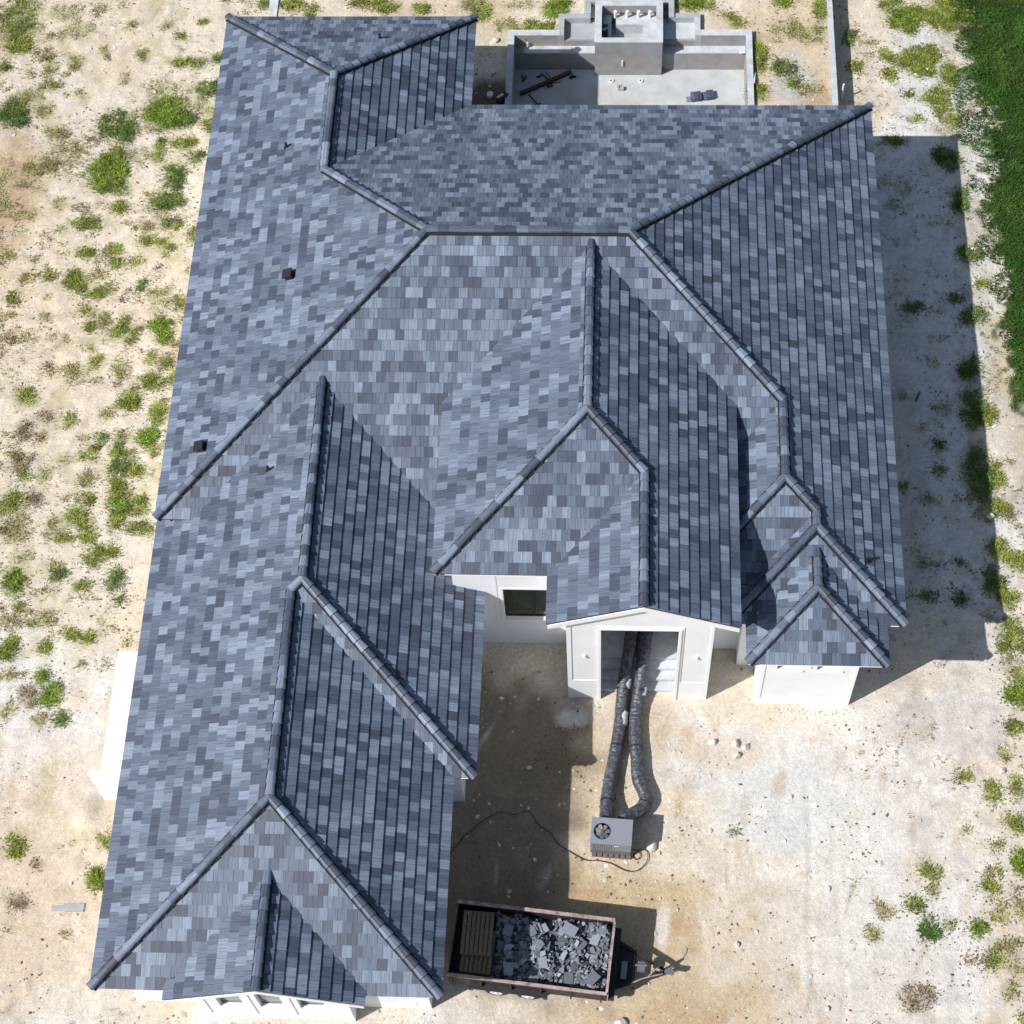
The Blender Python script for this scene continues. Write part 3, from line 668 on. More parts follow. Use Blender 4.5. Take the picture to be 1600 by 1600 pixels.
# closed bodies of the wings
wpart('wall', M_WHITE, [(.55, 24.4, .6, 17.5, 0, 4.44)])
wpart('wall', M_WHITE, [(.553, 9.23, 17.5, 22.0, 0, 4.44)])
wpart('wall', M_WHITE, [(19.86, 24.397, -3.0, .6, 0, 4.44)])
wpart('wall', M_WHITE, [(18.9, 19.86, -2.4, .597, 0, 4.9)])
wpart('wall', M_WHITE, [(.55, 9.94, -15.2, .597, 0, 3.82)])
wpart('wall', M_WHITE, [(9.94, 10.64, -8.23, .594, 0, 3.82)])
wpart('wall', M_WHITE, [(-1.21, .55, -8.33, -4.03, 0, 2.5)])
wpart('wall', M_WHITE, [(-1.63, .55, -8.45, -8.333, 0, 2.506)])
# centre body, hollow behind the entrance opening
wpart('wall', M_WHITE, [(10.24, 10.44, -2.1, 3.4, 0, 6.15), (18.7, 18.898, -2.3, 3.4, 0, 6.15), (10.44, 14.05, -2.1, 3.4, 0, 6.15)])
wpart('wall', M_WHITE, [(14.25, 18.7, -.45, .2, .0, 6.15)])
# front wall of the centre body with the window opening
X0, X1, WZ0, WZ1 = 11.87, 13.85, 1.93, 4.25
fw_ = MB()
fw_.box(10.24, X0, -2.3, -2.103, 0, 6.15); fw_.box(X1, 14.05, -2.3, -2.103, 0, 6.15)
fw_.box(X0, X1, -2.3, -2.103, 0, WZ0); fw_.box(X0, X1, -2.3, -2.103, WZ1, 6.15)
fwall = hpart(fw_, 'front_wall', M_WHITE)
def window(x0, x1, z0, z1, yout, depth=.15, glass=None, mull=1, hframe=M_FRAME, fr=.05):
    w = empty('window', (0, 0, 0), 0, house); w.location = -HP
    mb = MB(); y0, y1 = yout + depth - .05, yout + depth
    mb.box(x0, x0 + fr, y0, y1, z0, z1); mb.box(x1 - fr, x1, y0, y1, z0, z1)
    mb.box(x0 + fr, x1 - fr, y0, y1, z0, z0 + fr); mb.box(x0 + fr, x1 - fr, y0, y1, z1 - fr, z1)
    for k in range(mull):
        xm = x0 + (x1 - x0) * (k + 1) / (mull + 1); mb.box(xm - fr * .7, xm + fr * .7, y0 + .004, y1, z0 + fr, z1 - fr)
    mb.build('frame', hframe, w)
    for k in range(mull + 1):
        a = x0 + (x1 - x0) * k / (mull + 1); b = x0 + (x1 - x0) * (k + 1) / (mull + 1)
        g = MB(); g.box(a + fr * .75, b - fr * .75, y1 - .022, y1 - .012, z0 + fr, z1 - fr); g.build('pane', glass or M_GLASS, w)
    return w
window(X0, X1, WZ0, WZ1, -2.3, .17, fr=.07)
wpart('window_surround', M_TRIM, [(X0 - .10, X0, -2.32, -2.302, WZ0 - .1, WZ1 + .1), (X1, X1 + .1, -2.32, -2.302, WZ0 - .1, WZ1 + .1),
                                  (X0, X1, -2.32, -2.302, WZ0 - .1, WZ0), (X0, X1, -2.32, -2.302, WZ1, WZ1 + .1)])
# thin stucco reveal line running down from the window corner
wpart('pilaster', M_TRIM, [(11.60, 11.68, -2.312, -2.302, 1.5, 6.1)])

# entrance portico
def proof(x): return ZE + ZQ - S * abs(x - R[0]) - 0.15
PX0, PX1, OX0, OX1, OZ = 14.05, 18.79, 15.17, 17.68, 5.60
pt = MB()
pt.prism([(PX0, 0), (OX0, 0), (OX0, OZ), (OX1, OZ), (OX1, 0), (PX1, 0), (PX1, proof(PX1)), (R[0], proof(R[0])), (PX0, proof(PX0))], 'y', -4.325, -4.12)
portico = hpart(pt, 'entrance_wall', M_WHITE)
tr = MB()   # raised border that leaves the two side panels recessed
yo, yi = -4.35, -4.328
tr.box(PX0, 14.20, yo, yi, 0, 6.30); tr.box(14.20, OX0, yo, yi, 0, 1.50); tr.box(15.02, OX0, yo, yi, 1.50, 5.62)
tr.box(OX1, 17.84, yo, yi, 1.46, 5.62); tr.box(OX1, PX1, yo, yi, 0, 1.46); tr.box(18.70, PX1, yo, yi, 1.46, 6.40)
tr.box(15.02, 17.84, yo, yi, 5.622, 5.80)
hpart(tr, 'panel_border', M_TRIM)
tr = MB()   # proud casing round the opening
tr.box(15.09, OX0 + .0, -4.385, -4.352, 0, 5.68); tr.box(OX1, 17.76, -4.385, -4.352, 0, 5.68); tr.box(OX0, OX1, -4.385, -4.352, 5.60, 5.68)
hpart(tr, 'casing', M_TRIM)
wpart('side_wall', M_WHITE, [(PX0, 14.25, -4.118, -2.0, 0, 6.2)])
wpart('side_wall', M_WHITE, [(18.59, PX1, -4.118, -2.3, 0, 6.2)])
wpart('ceiling', M_WHITE, [(14.25, 18.59, -4.1, -.45, 5.95, 6.1)])
wpart('inner_wall', M_WHITE, [(14.25, 14.9, -4.1, -.45, 0, 5.94)])
wpart('inner_wall', M_WHITE, [(17.95, 18.59, -4.1, -.45, 0, 5.94)])
for i in range(4):
    y0 = -4.10 + i * .335
    st = MB(); st.box(14.9, 17.95, y0, -3.095 if i < 3 else -.45, .17 * i, .17 * (i + 1) - (.0 if i == 3 else .002))
    hpart(st, 'step', M_CONCL)
dr = MB(); dr.box(15.3, 17.5, -.50, -.452, .68, 3.6)
door = hpart(dr, 'front_door', M_FRAME)
for x in (14.62, 18.30):
    mb = MB(); mb.box(x - .05, x + .05, -4.37, -4.328, 3.46, 3.60); mb.box(x - .02, x + .02, -4.42, -4.37, 3.42, 3.54); hpart(mb, 'wall_light_box', M_TRIM)
# rake boards
def rake(name, xl, xp, xr, zfun, y0, y1, hgt):
    mb = MB()
    for (a, b) in ((xl, xp), (xp, xr)):
        mb.prism([(a, zfun(a) + .10), (a, zfun(a) - hgt), (b, zfun(b) - hgt), (b, zfun(b) + .10)], 'y', y0, y1)
    hpart(mb, name, M_TRIM)
rake('rake_board', El[0], R[0], Er[0], proof, -4.565, -4.54, .16)
rake('rake_board', El[0] + .02, R[0], Er[0] - .02, lambda x: proof(x) - .10, -4.54, -4.326, .012)
def groof(x): return ZE + ZF - S * abs(x - fb[0]) - 0.15
rake('rake_board', f1[0], fb[0], f2[0], groof, -16.165, -16.14, .10)

# garage gable wall with three windows
GY = -15.64
gw = MB()
wins = [(3.42, 4.20), (4.70, 5.46), (5.96, 6.76)]
xs_ = [2.86] + [t for w_ in wins for t in w_] + [7.53]
for i in range(0, len(xs_), 2): gw.box(xs_[i], xs_[i + 1], GY, GY + .2, 0, 3.75)
for a, b in wins: gw.box(a, b, GY, GY + .2, 0, 1.42); gw.box(a, b, GY, GY + .2, 3.3, 3.75)
gw.prism([(2.86, 3.75), (7.53, 3.75), (7.53, groof(7.53)), (fb[0], groof(fb[0])), (2.86, groof(2.86))], 'y', GY, GY + .2)
hpart(gw, 'gable_wall', M_WHITE)
wpart('wall', M_WHITE, [(2.863, 7.527, GY + .2, -15.2, 0, 3.74)])
for a, b in wins: window(a, b, 1.42, 3.3, GY, .17, M_GLASSW, 0, M_ACGREY, .035)
tr = MB()
for x in (2.86, 4.38, 5.64, 7.42): tr.box(x, x + .11 if x != 2.86 else x + .16, GY - .025, GY - .002, 0, 3.7)
tr.box(3.02, 7.42, GY - .022, GY - .002, 0, .62)
hpart(tr, 'pilaster', M_TRIM)
for (a, b) in ((.82, 1.40), (8.98, 9.44)):
    wpart('vent_slit', M_DARK, [(a, b, -15.215, -15.202, .62, .67)])
    wpart('vent_hood', M_TRIM, [(a - .03, b + .03, -15.26, -15.203, .68, .71)])

# tower
TY = -4.45; tw = [(20.99, 21.80), (22.30, 23.12)]
t_ = MB()
xs_ = [20.47] + [t for w_ in tw for t in w_] + [23.65]
for i in range(0, len(xs_), 2): t_.box(xs_[i], xs_[i + 1], TY + .025, TY + .23, 0, 4.36)
for a, b in tw: t_.box(a, b, TY + .025, TY + .23, 0, 2.86); t_.box(a, b, TY + .025, TY + .23, 4.2, 4.36)
hpart(t_, 'tower_wall', M_WHITE)
wpart('wall', M_WHITE, [(20.473, 23.647, TY + .23, -3.0, 0, 4.36)])
for a, b in tw: window(a, b, 2.86, 4.2, TY + .025, .2, M_GLASS, 0, M_FRAME, .04)
wpart('panel_border', M_TRIM, [(20.47, 20.60, TY, TY + .022, 0, 4.3), (20.60, 23.54, TY, TY + .022, 0, .52), (23.54, 23.65, TY, TY + .022, 0, 4.3),
                               (21.98, 22.10, TY, TY + .022, 3.0, 4.3)])
wpart('window_sill', M_TRIM, [(a - .04, b + .04, TY - .02, TY + .02, 2.74, 2.86) for a, b in tw])

# soffits
zs = ZE - .165
wpart('soffit', M_TRIM, [(0.03, 24.97, .5, 18.06, zs - .02, zs)])
wpart('soffit', M_TRIM, [(0.01, 9.82, 18.08, 22.59, zs - .02, zs)])
wpart('soffit', M_TRIM, [(19.3, 24.99, -3.53, .01, zs - .02, zs)])
wpart('soffit', M_TRIM, [(XG + .01, 10.53, -15.785, .01, ZE + ZGE - .185, ZE + ZGE - .165)])
wpart('soffit', M_TRIM, [(10.53, 11.23, -8.82, -2.31, ZE + ZGE - .185, ZE + ZGE - .165)])
wpart('soffit', M_TRIM, [(9.756, 19.528, -2.766, 3.7, ZE + ZC - .185, ZE + ZC - .165)])
wpart('soffit', M_TRIM, [(13.48, 19.528, -4.10, -2.766, ZE + ZC - .185, ZE + ZC - .165)])
wpart('soffit', M_TRIM, [(19.92, 24.375, -4.942, -3.53, ZE + ZTE - .185, ZE + ZTE - .165)])
# tie strap hanging off the east eave
mb = MB(); mb.tube([(25.02, 11.3, 4.4), (25.12, 11.5, 3.4), (25.30, 11.85, 2.1)], .025, 6); hpart(mb, 'downpipe_strap', M_TRIM)

# ---------------------------------------------------------------- swimming pool
pool = empty('swimming_pool', (16, 21.735, .85)); PP = Vector((16, 22.5, 0)); pool.scale = (.989, 1, 1)
DZP = Vector((0, -.765, .85))
tag(pool, 'unfinished concrete swimming pool shell with raised spa box behind the house', 'pool')
def ppart(name, m, boxes):
    for b in boxes:
        mb = MB(); mb.box(*b); o = mb.build(name, m, pool); o.location = -PP
ppart('floor', M_POOLFL, [(11.07, 20.82, 18.9, 25.43, -1.75, -1.50)])
ppart('side_wall', M_PLASTER, [(10.84, 11.07, 18.9, 26.13, -1.75, .12)])
ppart('side_wall', M_PLASTER, [(20.82, 21.04, 18.9, 26.13, -1.75, .12)])
ppart('side_wall', M_PLASTER, [(10.84, 21.04, 18.7, 18.9, -1.75, .12)])
ppart('rim', M_CONCL, [(10.82, 11.08, 18.9, 25.82, .12, .16), (20.80, 21.06, 18.9, 25.82, .12, .16), (10.82, 13.0, 25.82, 26.12, .12, .16), (18.9, 21.06, 25.82, 26.12, .12, .16), (18.66, 18.9, 25.82, 26.8, .12, .165)])
ppart('bench', M_CONCL, [(11.47, 14.48, 25.45, 25.83, -.53, -.50), (17.31, 20.82, 25.45, 25.83, -.53, -.50)])
ppart('bench_riser', M_PLASTER, [(11.07, 14.48, 25.43, 25.83, -1.5, -.53), (17.31, 20.82, 25.43, 25.83, -1.5, -.53), (11.07, 11.47, 25.43, 25.83, -.53, -.505)])
ppart('shelf_wall', M_CONC, [(12.9, 13.18, 25.825, 26.13, -1.5, .119), (18.69, 18.95, 25.825, 26.13, -1.5, .119)])
ppart('shelf', M_CONC, [(14.28, 14.47, 27.0, 27.62, -.5, -.3), (17.32, 17.55, 27.0, 27.62, -.5, -.3)])
ppart('back_wall', M_PLASTER, [(11.07, 13.0, 25.83, 26.1, -1.5, .12), (18.9, 20.82, 25.83, 26.1, -1.5, .12), (13.0, 14.48, 25.83, 25.9, -1.5, -.18), (17.31, 18.9, 25.83, 25.9, -1.5, -.18)])
# shelves either side of the spa
ppart('shelf', M_CONC, [(13.0, 14.48, 25.9, 27.0, -.4, -.16)])
ppart('shelf', M_CONCL, [(17.31, 18.7, 25.9, 27.0, -.4, -.13)])
ppart('shelf_wall', M_CONC, [(12.92, 13.17, 25.83, 27.02, -.4, .15), (13.17, 14.27, 26.76, 27.02, -.4, .15)])
ppart('shelf_wall', M_CONC, [(18.7, 18.92, 25.83, 27.05, -.4, .15), (17.81, 18.7, 26.78, 27.05, -.4, .15)])
ppart('basin_wall', M_CONC, [(17.55, 17.81, 26.78, 28.2, -.4, .22), (14.0, 17.81, 27.62, 28.2, -.4, .20), (14.0, 14.28, 27.03, 27.62, -.4, .17)])
# spa box
ppart('spa_front', M_PLASTER, [(14.48, 17.31, 25.13, 25.36, -1.5, .46)])
ppart('spa_side', M_PLASTER, [(14.48, 14.75, 25.36, 27.42, -1.2, .46)])
ppart('spa_side', M_PLASTER, [(17.06, 17.31, 25.36, 27.42, -1.2, .46)])
ppart('spa_back', M_PLASTER, [(14.75, 17.06, 27.15, 27.42, -1.2, .46)])
ppart('spa_rim', M_CONCL, [(14.465, 17.325, 25.115, 25.37, .46, .50), (14.465, 14.76, 25.37, 27.14, .46, .50), (17.05, 17.325, 25.37, 27.14, .46, .50), (14.465, 17.325, 27.14, 27.435, .46, .50)])
ppart('spa_bench', M_CONCL, [(15.35, 17.06, 26.55, 27.15, -1.2, .0), (16.5, 17.06, 25.36, 26.55, -1.2, .0), (15.02, 15.16, 25.36, 26.6, -1.2, .05), (14.82, 15.16, 26.6, 27.12, -1.2, -.02), (15.16, 16.5, 25.36, 25.5, -1.2, -.002)])
ppart('spa_floor', M_CONC, [(14.75, 16.5, 25.5, 27.15, -1.2, -.55)])
for x in (15.32, 15.82, 16.30, 16.78):
    mb = MB(); mb.tube([(x, 26.95, 0), (x, 26.95, .28)], .06, 10); mb.tube([(x, 26.95, .28), (x, 26.95, .36)], .075, 10)
    o = mb.build('pipe_stub', M_PVC, pool); o.location = -PP
for (x, y, z) in ((14.9, 26.35, -.3), (14.9, 25.5, -.3)):
    mb = MB(); mb.tube([(x - .1, y, z + .2), (x + .13, y + .02, z + .28)], .06, 8); o = mb.build('pipe_stub', M_PVC, pool); o.location = -PP
for (x, y) in ((15.19, 24.78), (16.44, 24.78)):
    mb = MB()
    for k in range(16):
        a, b = 2 * math.pi * k / 16, 2 * math.pi * (k + 1) / 16
        P1 = [(x + r_ * math.cos(t), y + r_ * math.sin(t), z_) for (r_, z_, t) in ((.10, -1.44, a), (.10, -1.44, b), (.06, -1.44, b), (.06, -1.44, a))]
        mb.face(P1); mb.face([(x + .10 * math.cos(t), y + .10 * math.sin(t), z_) for z_, t in ((-1.5, a), (-1.5, b), (-1.44, b), (-1.44, a))])
    o = mb.build('drain_ring', M_PVC, pool); o.location = -PP
for (x, y, z, dx) in ((11.62, 25.74, -.5, .0), (15.65, 25.10, -.9, 0), (20.55, 25.38, -.42, .12)):
    mb = MB(); mb.tube([(x, y, z), (x + dx * 2, y - .02 if dx else y, z + (.05 if dx else .30))], .035, 8); o = mb.build('pipe_stub', M_PVC, pool); o.location = -PP

# things lying in the pool
def bar(mb, p, q, w, h, z, M=None):
    d = Vector((q[0] - p[0], q[1] - p[1], 0)); L = d.length; d.normalize(); s = Vector((-d.y, d.x, 0))
    Mx = Matrix(((d.x, s.x, 0, p[0]), (d.y, s.y, 0, p[1]), (0, 0, 1, z), (0, 0, 0, 1)))
    mb.box(0, L, -w / 2, w / 2, 0, h, 0, None, Mx)
fr = empty('steel_beam', Vector((12.3, 24.5, -1.5)) + DZP); FR = Vector((12.3, 24.5, -1.5))
tag(fr, 'rusty steel beam with welded brackets lying in the shaded pool corner', 'steel beam')
def fpart(name, fn):
    mb = MB(); fn(mb); o = mb.build(name, M_RUST, fr); o.location = -FR
def beam(mb):
    bar(mb, (11.38, 24.0), (13.5, 25.22), .13, .02, -1.48); bar(mb, (11.38, 24.0), (13.5, 25.22), .025, .12, -1.46); bar(mb, (11.38, 24.0), (13.5, 25.22), .13, .02, -1.34)
fpart('beam', beam)
fpart('bracket', lambda mb: (bar(mb, (12.25, 25.15), (12.62, 24.72), .05, .05, -1.46), bar(mb, (12.42, 25.2), (12.66, 24.8), .03, .04, -1.42)))
fpart('bracket', lambda mb: (bar(mb, (12.5, 24.45), (12.72, 24.52), .09, .1, -1.5), bar(mb, (12.68, 24.5), (12.72, 24.66), .05, .12, -1.46)))
fpart('plate', lambda mb: (bar(mb, (12.05, 24.98), (12.24, 25.08), .12, .04, -1.5), bar(mb, (12.6, 24.66), (13.1, 24.72), .02, .02, -1.48)))
mb = MB(); bar(mb, (11.74, 24.05), (12.13, 23.5), .05, .05, -1.5); bar(mb, (12.03, 23.48), (12.26, 23.55), .06, .04, -1.5)
tag(mb.build('steel_bracket', M_RUST, loc=DZP), 'short rusty tee shaped rod on the pool floor below the beam', 'steel rod')
mb = MB(); bar(mb, (11.45, 24.75), (11.6, 24.98), .08, .08, -1.5); bar(mb, (11.4, 25.05), (11.55, 24.9), .04, .06, -1.5)
tag(mb.build('steel_offcut', M_RUST, loc=DZP), 'small dark steel offcut at the left wall of the pool floor', 'steel offcut')
mb = MB(); bar(mb, (13.45, 24.92), (13.6, 25.06), .14, .05, -1.5); bar(mb, (13.62, 25.0), (13.72, 24.98), .05, .1, -1.5)
tag(mb.build('steel_offcut', M_DARK, loc=DZP), 'small black offcut just beyond the right end of the rusty beam', 'steel offcut')
mb = MB(); mb.box(15.5, 15.72, 24.25, 24.42, -1.5, -1.36); bar(mb, (15.5, 24.3), (15.45, 24.5), .05, .2, -1.5)
tag(mb.build('concrete_chunk', M_CONC, loc=DZP), 'grey broken block on the bright pool floor below the spa', 'block')
# a stack of tiles left on the pool floor
st = empty('tile_stack', Vector((18.95, 23.9, -1.5)) + DZP, .15)
tag(st, 'two small stacks of spare grey roof tiles on the sunny pool floor', 'tile stack')
for k in range(6):
    tb = MB(); x = -.42 + .145 * k + (.08 if k > 2 else 0); h_ = .20 if k != 3 else .12
    tb.box(x, x + .135, -.2 + .01 * (k % 2), .2, 0, h_, 0, TONES[3 + k % 3]); tb.build('tile', M_SHARD, st)
tb = MB(); tb.box(-.62, -.44, -.16, .1, 0, .05, 0, TONES[0]); tb.build('tile', M_SHARD, st)

# ---------------------------------------------------------------- low walls and slabs
lw = empty('low_wall', (24.3, 25.3, 0)); tag(lw, 'low pale concrete retaining wall running back from the northeast house corner', 'low wall')
mb = MB(); mb.box(-.10, .09, -8.5, 12, -.1, .78); mb.build('wall_body', M_CONCL, lw)
mb = MB()
for k in range(26): mb.box(-.115, .105, -8.5 + k * .79, -8.5 + k * .79 + .78, .783, .86)
mb.build('coping', M_CONCL, lw)
kb = MB(); kb.box(.60, .93, 22.0, 33.5, -.1, .84); kb.box(.932, .99, 22.0, 33.5, -.1, .90)
tag(kb.build('concrete_kerb', M_CONCL), 'pale concrete kerb leaving the back eave at the top left', 'kerb')
kb = MB(); kb.box(-2.88, -1.80, -12.33, -12.05, -.05, .022)
tag(kb.build('footing_block', M_CONC), 'small pale concrete strip half buried in sand left of garage', 'concrete strip')

# ---------------------------------------------------------------- portable cooling unit, ducts, cable
ac = empty('cooling_unit', (15.60, -9.55, .17), math.radians(-3.5))
tag(ac, 'grey portable cooling unit with round fan on top standing on a wood skid', 'cooling unit')
W2, D2, Ht = .665, .44, 1.0
mb = MB(); mb.box(-W2, W2, -D2, -D2 + .02, .02, Ht - .02); mb.box(-W2, W2, D2 - .02, D2, .02, Ht - .02)
mb.box(-W2, -W2 + .02, -D2 + .02, D2 - .02, .02, Ht - .02); mb.box(W2 - .02, W2, -D2 + .02, D2 - .02, .02, Ht - .02); mb.box(-W2, W2, -D2, D2, 0, .02)
mb.build('casing', M_ACGREY, ac)
fx, fy, fr_ = -.31, -.02, .285
mb = MB()
ring = [(fx + fr_ * math.cos(t), fy + fr_ * math.sin(t)) for t in [2 * math.pi * k / 32 for k in range(32)]]
def sq(t):
    c, s_ = math.cos(t), math.sin(t)
    ts = []
    if c > 1e-9: ts.append((W2 + .01 - fx) / c)
    if c < -1e-9: ts.append((-W2 - .01 - fx) / c)
    if s_ > 1e-9: ts.append((D2 + .01 - fy) / s_)
    if s_ < -1e-9: ts.append((-D2 - .01 - fy) / s_)
    r_ = min(ts); return (fx + c * r_, fy + s_ * r_)
cor = [math.atan2(y - fy, x - fx) % (2 * math.pi) for x in (-W2 - .01, W2 + .01) for y in (-D2 - .01, D2 + .01)]
ang = sorted([2 * math.pi * k / 32 for k in range(32)] + cor)
for i in range(len(ang)):
    a, b = ang[i], ang[(i + 1) % len(ang)]
    ia = (fx + fr_ * math.cos(a), fy + fr_ * math.sin(a)); ib = (fx + fr_ * math.cos(b), fy + fr_ * math.sin(b)); oa, ob = sq(a), sq(b)
    mb.face([(*ia, Ht), (*oa, Ht), (*ob, Ht), (*ib, Ht)]); mb.face([(*oa, Ht), (*oa, Ht - .05), (*ob, Ht - .05), (*ob, Ht)])
    mb.face([(*ia, Ht), (*ib, Ht), (*ib, Ht - .16), (*ia, Ht - .16)], 1)
mb.build('top_panel', [M_ACGREY, M_DARK], ac)
mb = MB(); mb.face([(fx + fr_ * math.cos(2 * math.pi * k / 24), fy + fr_ * math.sin(2 * math.pi * k / 24), Ht - .16) for k in range(24)]); mb.build('fan_well', M_DARK, ac)
fan = empty('fan', (fx, fy, Ht - .09), .3, ac)
for k in range(7):
    a = 2 * math.pi * k / 7; b = MB()
    p = [(.05, -.02, .02), (.12, -.075, .03), (.245, -.085, .035), (.262, .0, -.005), (.23, .06, -.03), (.12, .045, -.02), (.05, .03, -.015)]
    R_ = Matrix.Rotation(a, 3, 'Z'); pp = [R_ @ Vector(q) for q in p]
    b.face(pp); b.face([q - Vector((0, 0, .006)) for q in pp][::-1]); b.build('blade', M_BLADE, fan)
b = MB(); b.tube([(0, 0, -.04), (0, 0, .045)], .06, 14); b.build('hub', M_ACDARK, fan)
gd = MB()
for r_ in (.275, .18):
    gd.tube([(fx + r_ * math.cos(2 * math.pi * k / 24), fy + r_ * math.sin(2 * math.pi * k / 24), Ht + .012) for k in range(25)], .004, 4, caps=False)
for k in range(3):
    a = math.pi * k / 3; gd.tube([(fx - .285 * math.cos(a), fy - .285 * math.sin(a), Ht + .01), (fx + .285 * math.cos(a), fy + .285 * math.sin(a), Ht + .01)], .004, 4)
gd.build('guard', M_ACDARK, ac)
for k in range(9):
    x = -W2 + .05 + k * .073
    b = MB(); b.box(x, x + .045, -D2 - .018, -D2 - .001, .42, Ht - .07); b.build('louvre', M_ACGREY, ac)
b = MB(); b.box(-W2 + .01, W2 - .01, -D2 - .012, -D2 - .001, .05, .36); b.build('lower_panel', M_ACDARK, ac)
b = MB(); b.box(.12, .26, -D2 - .008, -D2 - .001, .80, .84); b.build('badge', M_TRIM, ac)
b = MB(); b.tube([(W2, -.3, .55), (W2 + .06, -.3, .55), (W2 + .06, -.3, .85), (W2, -.3, .85)], .012, 6); b.build('handle', M_ACGREY, ac)
for x in (-.2, .38):
    b = MB(); b.tube([(x, D2 - .01, .45), (x, D2 + .12, .43)], .23, 20); b.build('duct_collar', M_DARK, ac)
sk = empty('wooden_skid', (15.60, -9.60, 0), math.radians(-3.5)); tag(sk, 'weathered wood skid under the grey cooling unit', 'skid')
for k in range(3): b = MB(); y = -.48 + k * .45; b.box(-.62, .66, y, y + .09, 0.01, .12); b.build('runner', M_WOOD, sk)
for k in range(7): b = MB(); x = -.62 + k * .19; b.box(x, x + .14, -.50, .50, .123, .165); b.build('plank', M_WOODG, sk)

def smooth_path(pts, n):
    P_ = [Vector(p) for p in pts]; out = []
    P_ = [P_[0] * 2 - P_[1]] + P_ + [P_[-1] * 2 - P_[-2]]
    for i in range(1, len(P_) - 2):
        for k in range(n):
            t = k / n; a, b, c, d = P_[i - 1:i + 3]
            out.append(0.5 * ((2 * b) + (c - a) * t + (2 * a - 5 * b + 4 * c - d) * t * t + (3 * b - a - 3 * c + d) * t ** 3))
    out.append(P_[-2]); return out
def resample(P_, step):
    out = [P_[0]]; acc = 0
    for a, b in zip(P_, P_[1:]):
        L = (b - a).length; t = step - acc
        while t <= L: out.append(a + (b - a) * (t / L)); t += step
        acc = (L - (t - step))
    return out
def duct(pts, label, wraps, seed):
    rr = random.Random(seed)
    P_ = resample(smooth_path(pts, 12), .022)
    o = empty('flexible_duct', P_[len(P_) // 2]); off = Vector(o.location)
    tag(o, label, 'duct')
    pinch = 1.0; rad = []
    for i, p in enumerate(P_):
        pinch += (rr.uniform(.93, 1.05) - pinch) * .12
        rad.append(.228 * pinch * (1 + .018 * math.sin(i * .9 + rr.uniform(-1.2, 1.2)) + rr.uniform(-.02, .02)))
    mb = MB(); mb.tube(P_, rad, 20)
    mb.v = [(x + rr.uniform(-.008, .008), y + rr.uniform(-.008, .008), z + rr.uniform(-.008, .008)) for x, y, z in mb.v]
    b = mb.build('sleeve', M_DUCT, o, smooth=True); b.location = -off
    for (i0, i1, a0, a1) in wraps:
        w = MB()
        for i in range(i0, i1):
            d0 = (P_[i + 1] - P_[i]).normalized(); s_ = d0.cross(Vector((0, 0, 1))).normalized(); u_ = s_.cross(d0)
            na = 6
            for k in range(na):
                q = []
                for (ii, kk) in ((i, k), (i, k + 1), (i + 1, k + 1), (i + 1, k)):
                    wob = .16 * math.sin(ii * .33)
                    t = math.radians(a0 + (a1 - a0) * kk / na) + wob
                    q.append(P_[ii] + (s_ * math.cos(t) + u_ * math.sin(t)) * (rad[ii] + .016))
                w.face(q)
        b = w.build('white_wrap', M_PVC, o, smooth=True); b.location = -off
    # tape bands
    for i in range(60, len(P_) - 12, 95):
        b = MB(); b.tube(P_[i:i + 4], [r_ + .006 for r_ in rad[i:i + 4]], 20, caps=False); b = b.build('tape_band', M_DARK, o, smooth=True); b.location = -off
    return len(P_)
duct([(16.55, -.9, .92), (16.24, -2.2, .92), (16.14, -2.95, .93), (16.05, -3.5, .80), (15.96, -4.03, .42), (15.90, -4.7, .23), (15.86, -5.3, .22), (15.75, -6.16, .22), (15.64, -6.82, .22),
      (15.53, -7.45, .22), (15.45, -8.05, .26), (15.42, -8.6, .45), (15.42, -9.0, .60)],
     'left black flexible duct from the entrance steps to the cooling unit', [(138, 156, 120, 200), (196, 218, 105, 185)], 3)
duct([(17.05, -.9, .92), (16.72, -2.2, .92), (16.66, -2.64, .92), (16.60, -3.45, .84), (16.50, -4.2, .40), (16.39, -5.0, .22), (16.37, -5.94, .22), (16.44, -6.63, .22), (16.44, -7.02, .22),
      (16.49, -7.41, .22), (16.66, -7.80, .22), (16.74, -8.10, .24), (16.60, -8.42, .30), (16.32, -8.66, .42), (16.05, -8.82, .55), (15.98, -9.02, .60)],
     'right black flexible duct bending in a hook to the cooling unit', [(152, 166, 130, 175)], 4)
CAB = [(10.2, -10.15), (10.43, -9.81), (10.69, -9.45), (11.09, -9.07), (11.42, -8.81), (11.77, -8.6), (12.05, -8.58), (12.33, -8.66), (12.68, -8.53), (12.89, -8.59), (13.1, -8.92), (13.32, -9.12), (13.57, -9.27), (13.75, -9.56), (14.0, -9.76), (14.69, -10.16), (15.16, -10.19), (15.6, -10.28), (16.08, -10.51), (16.47, -10.49), (16.78, -10.17), (16.78, -9.84), (16.55, -9.77), (16.32, -9.98), (16.42, -10.13), (16.55, -10.02), (16.51, -9.84), (16.30, -9.76)]
mb = MB(); mb.tube(smooth_path([(9.9, -10.6, .06)] + [(x, y, .055) for x, y in CAB], 5), .014, 6)
tag(mb.build('power_cable', M_CABLE, smooth=True), 'long dark cable snaking over the dirt from garage shade to cooling unit', 'cable')

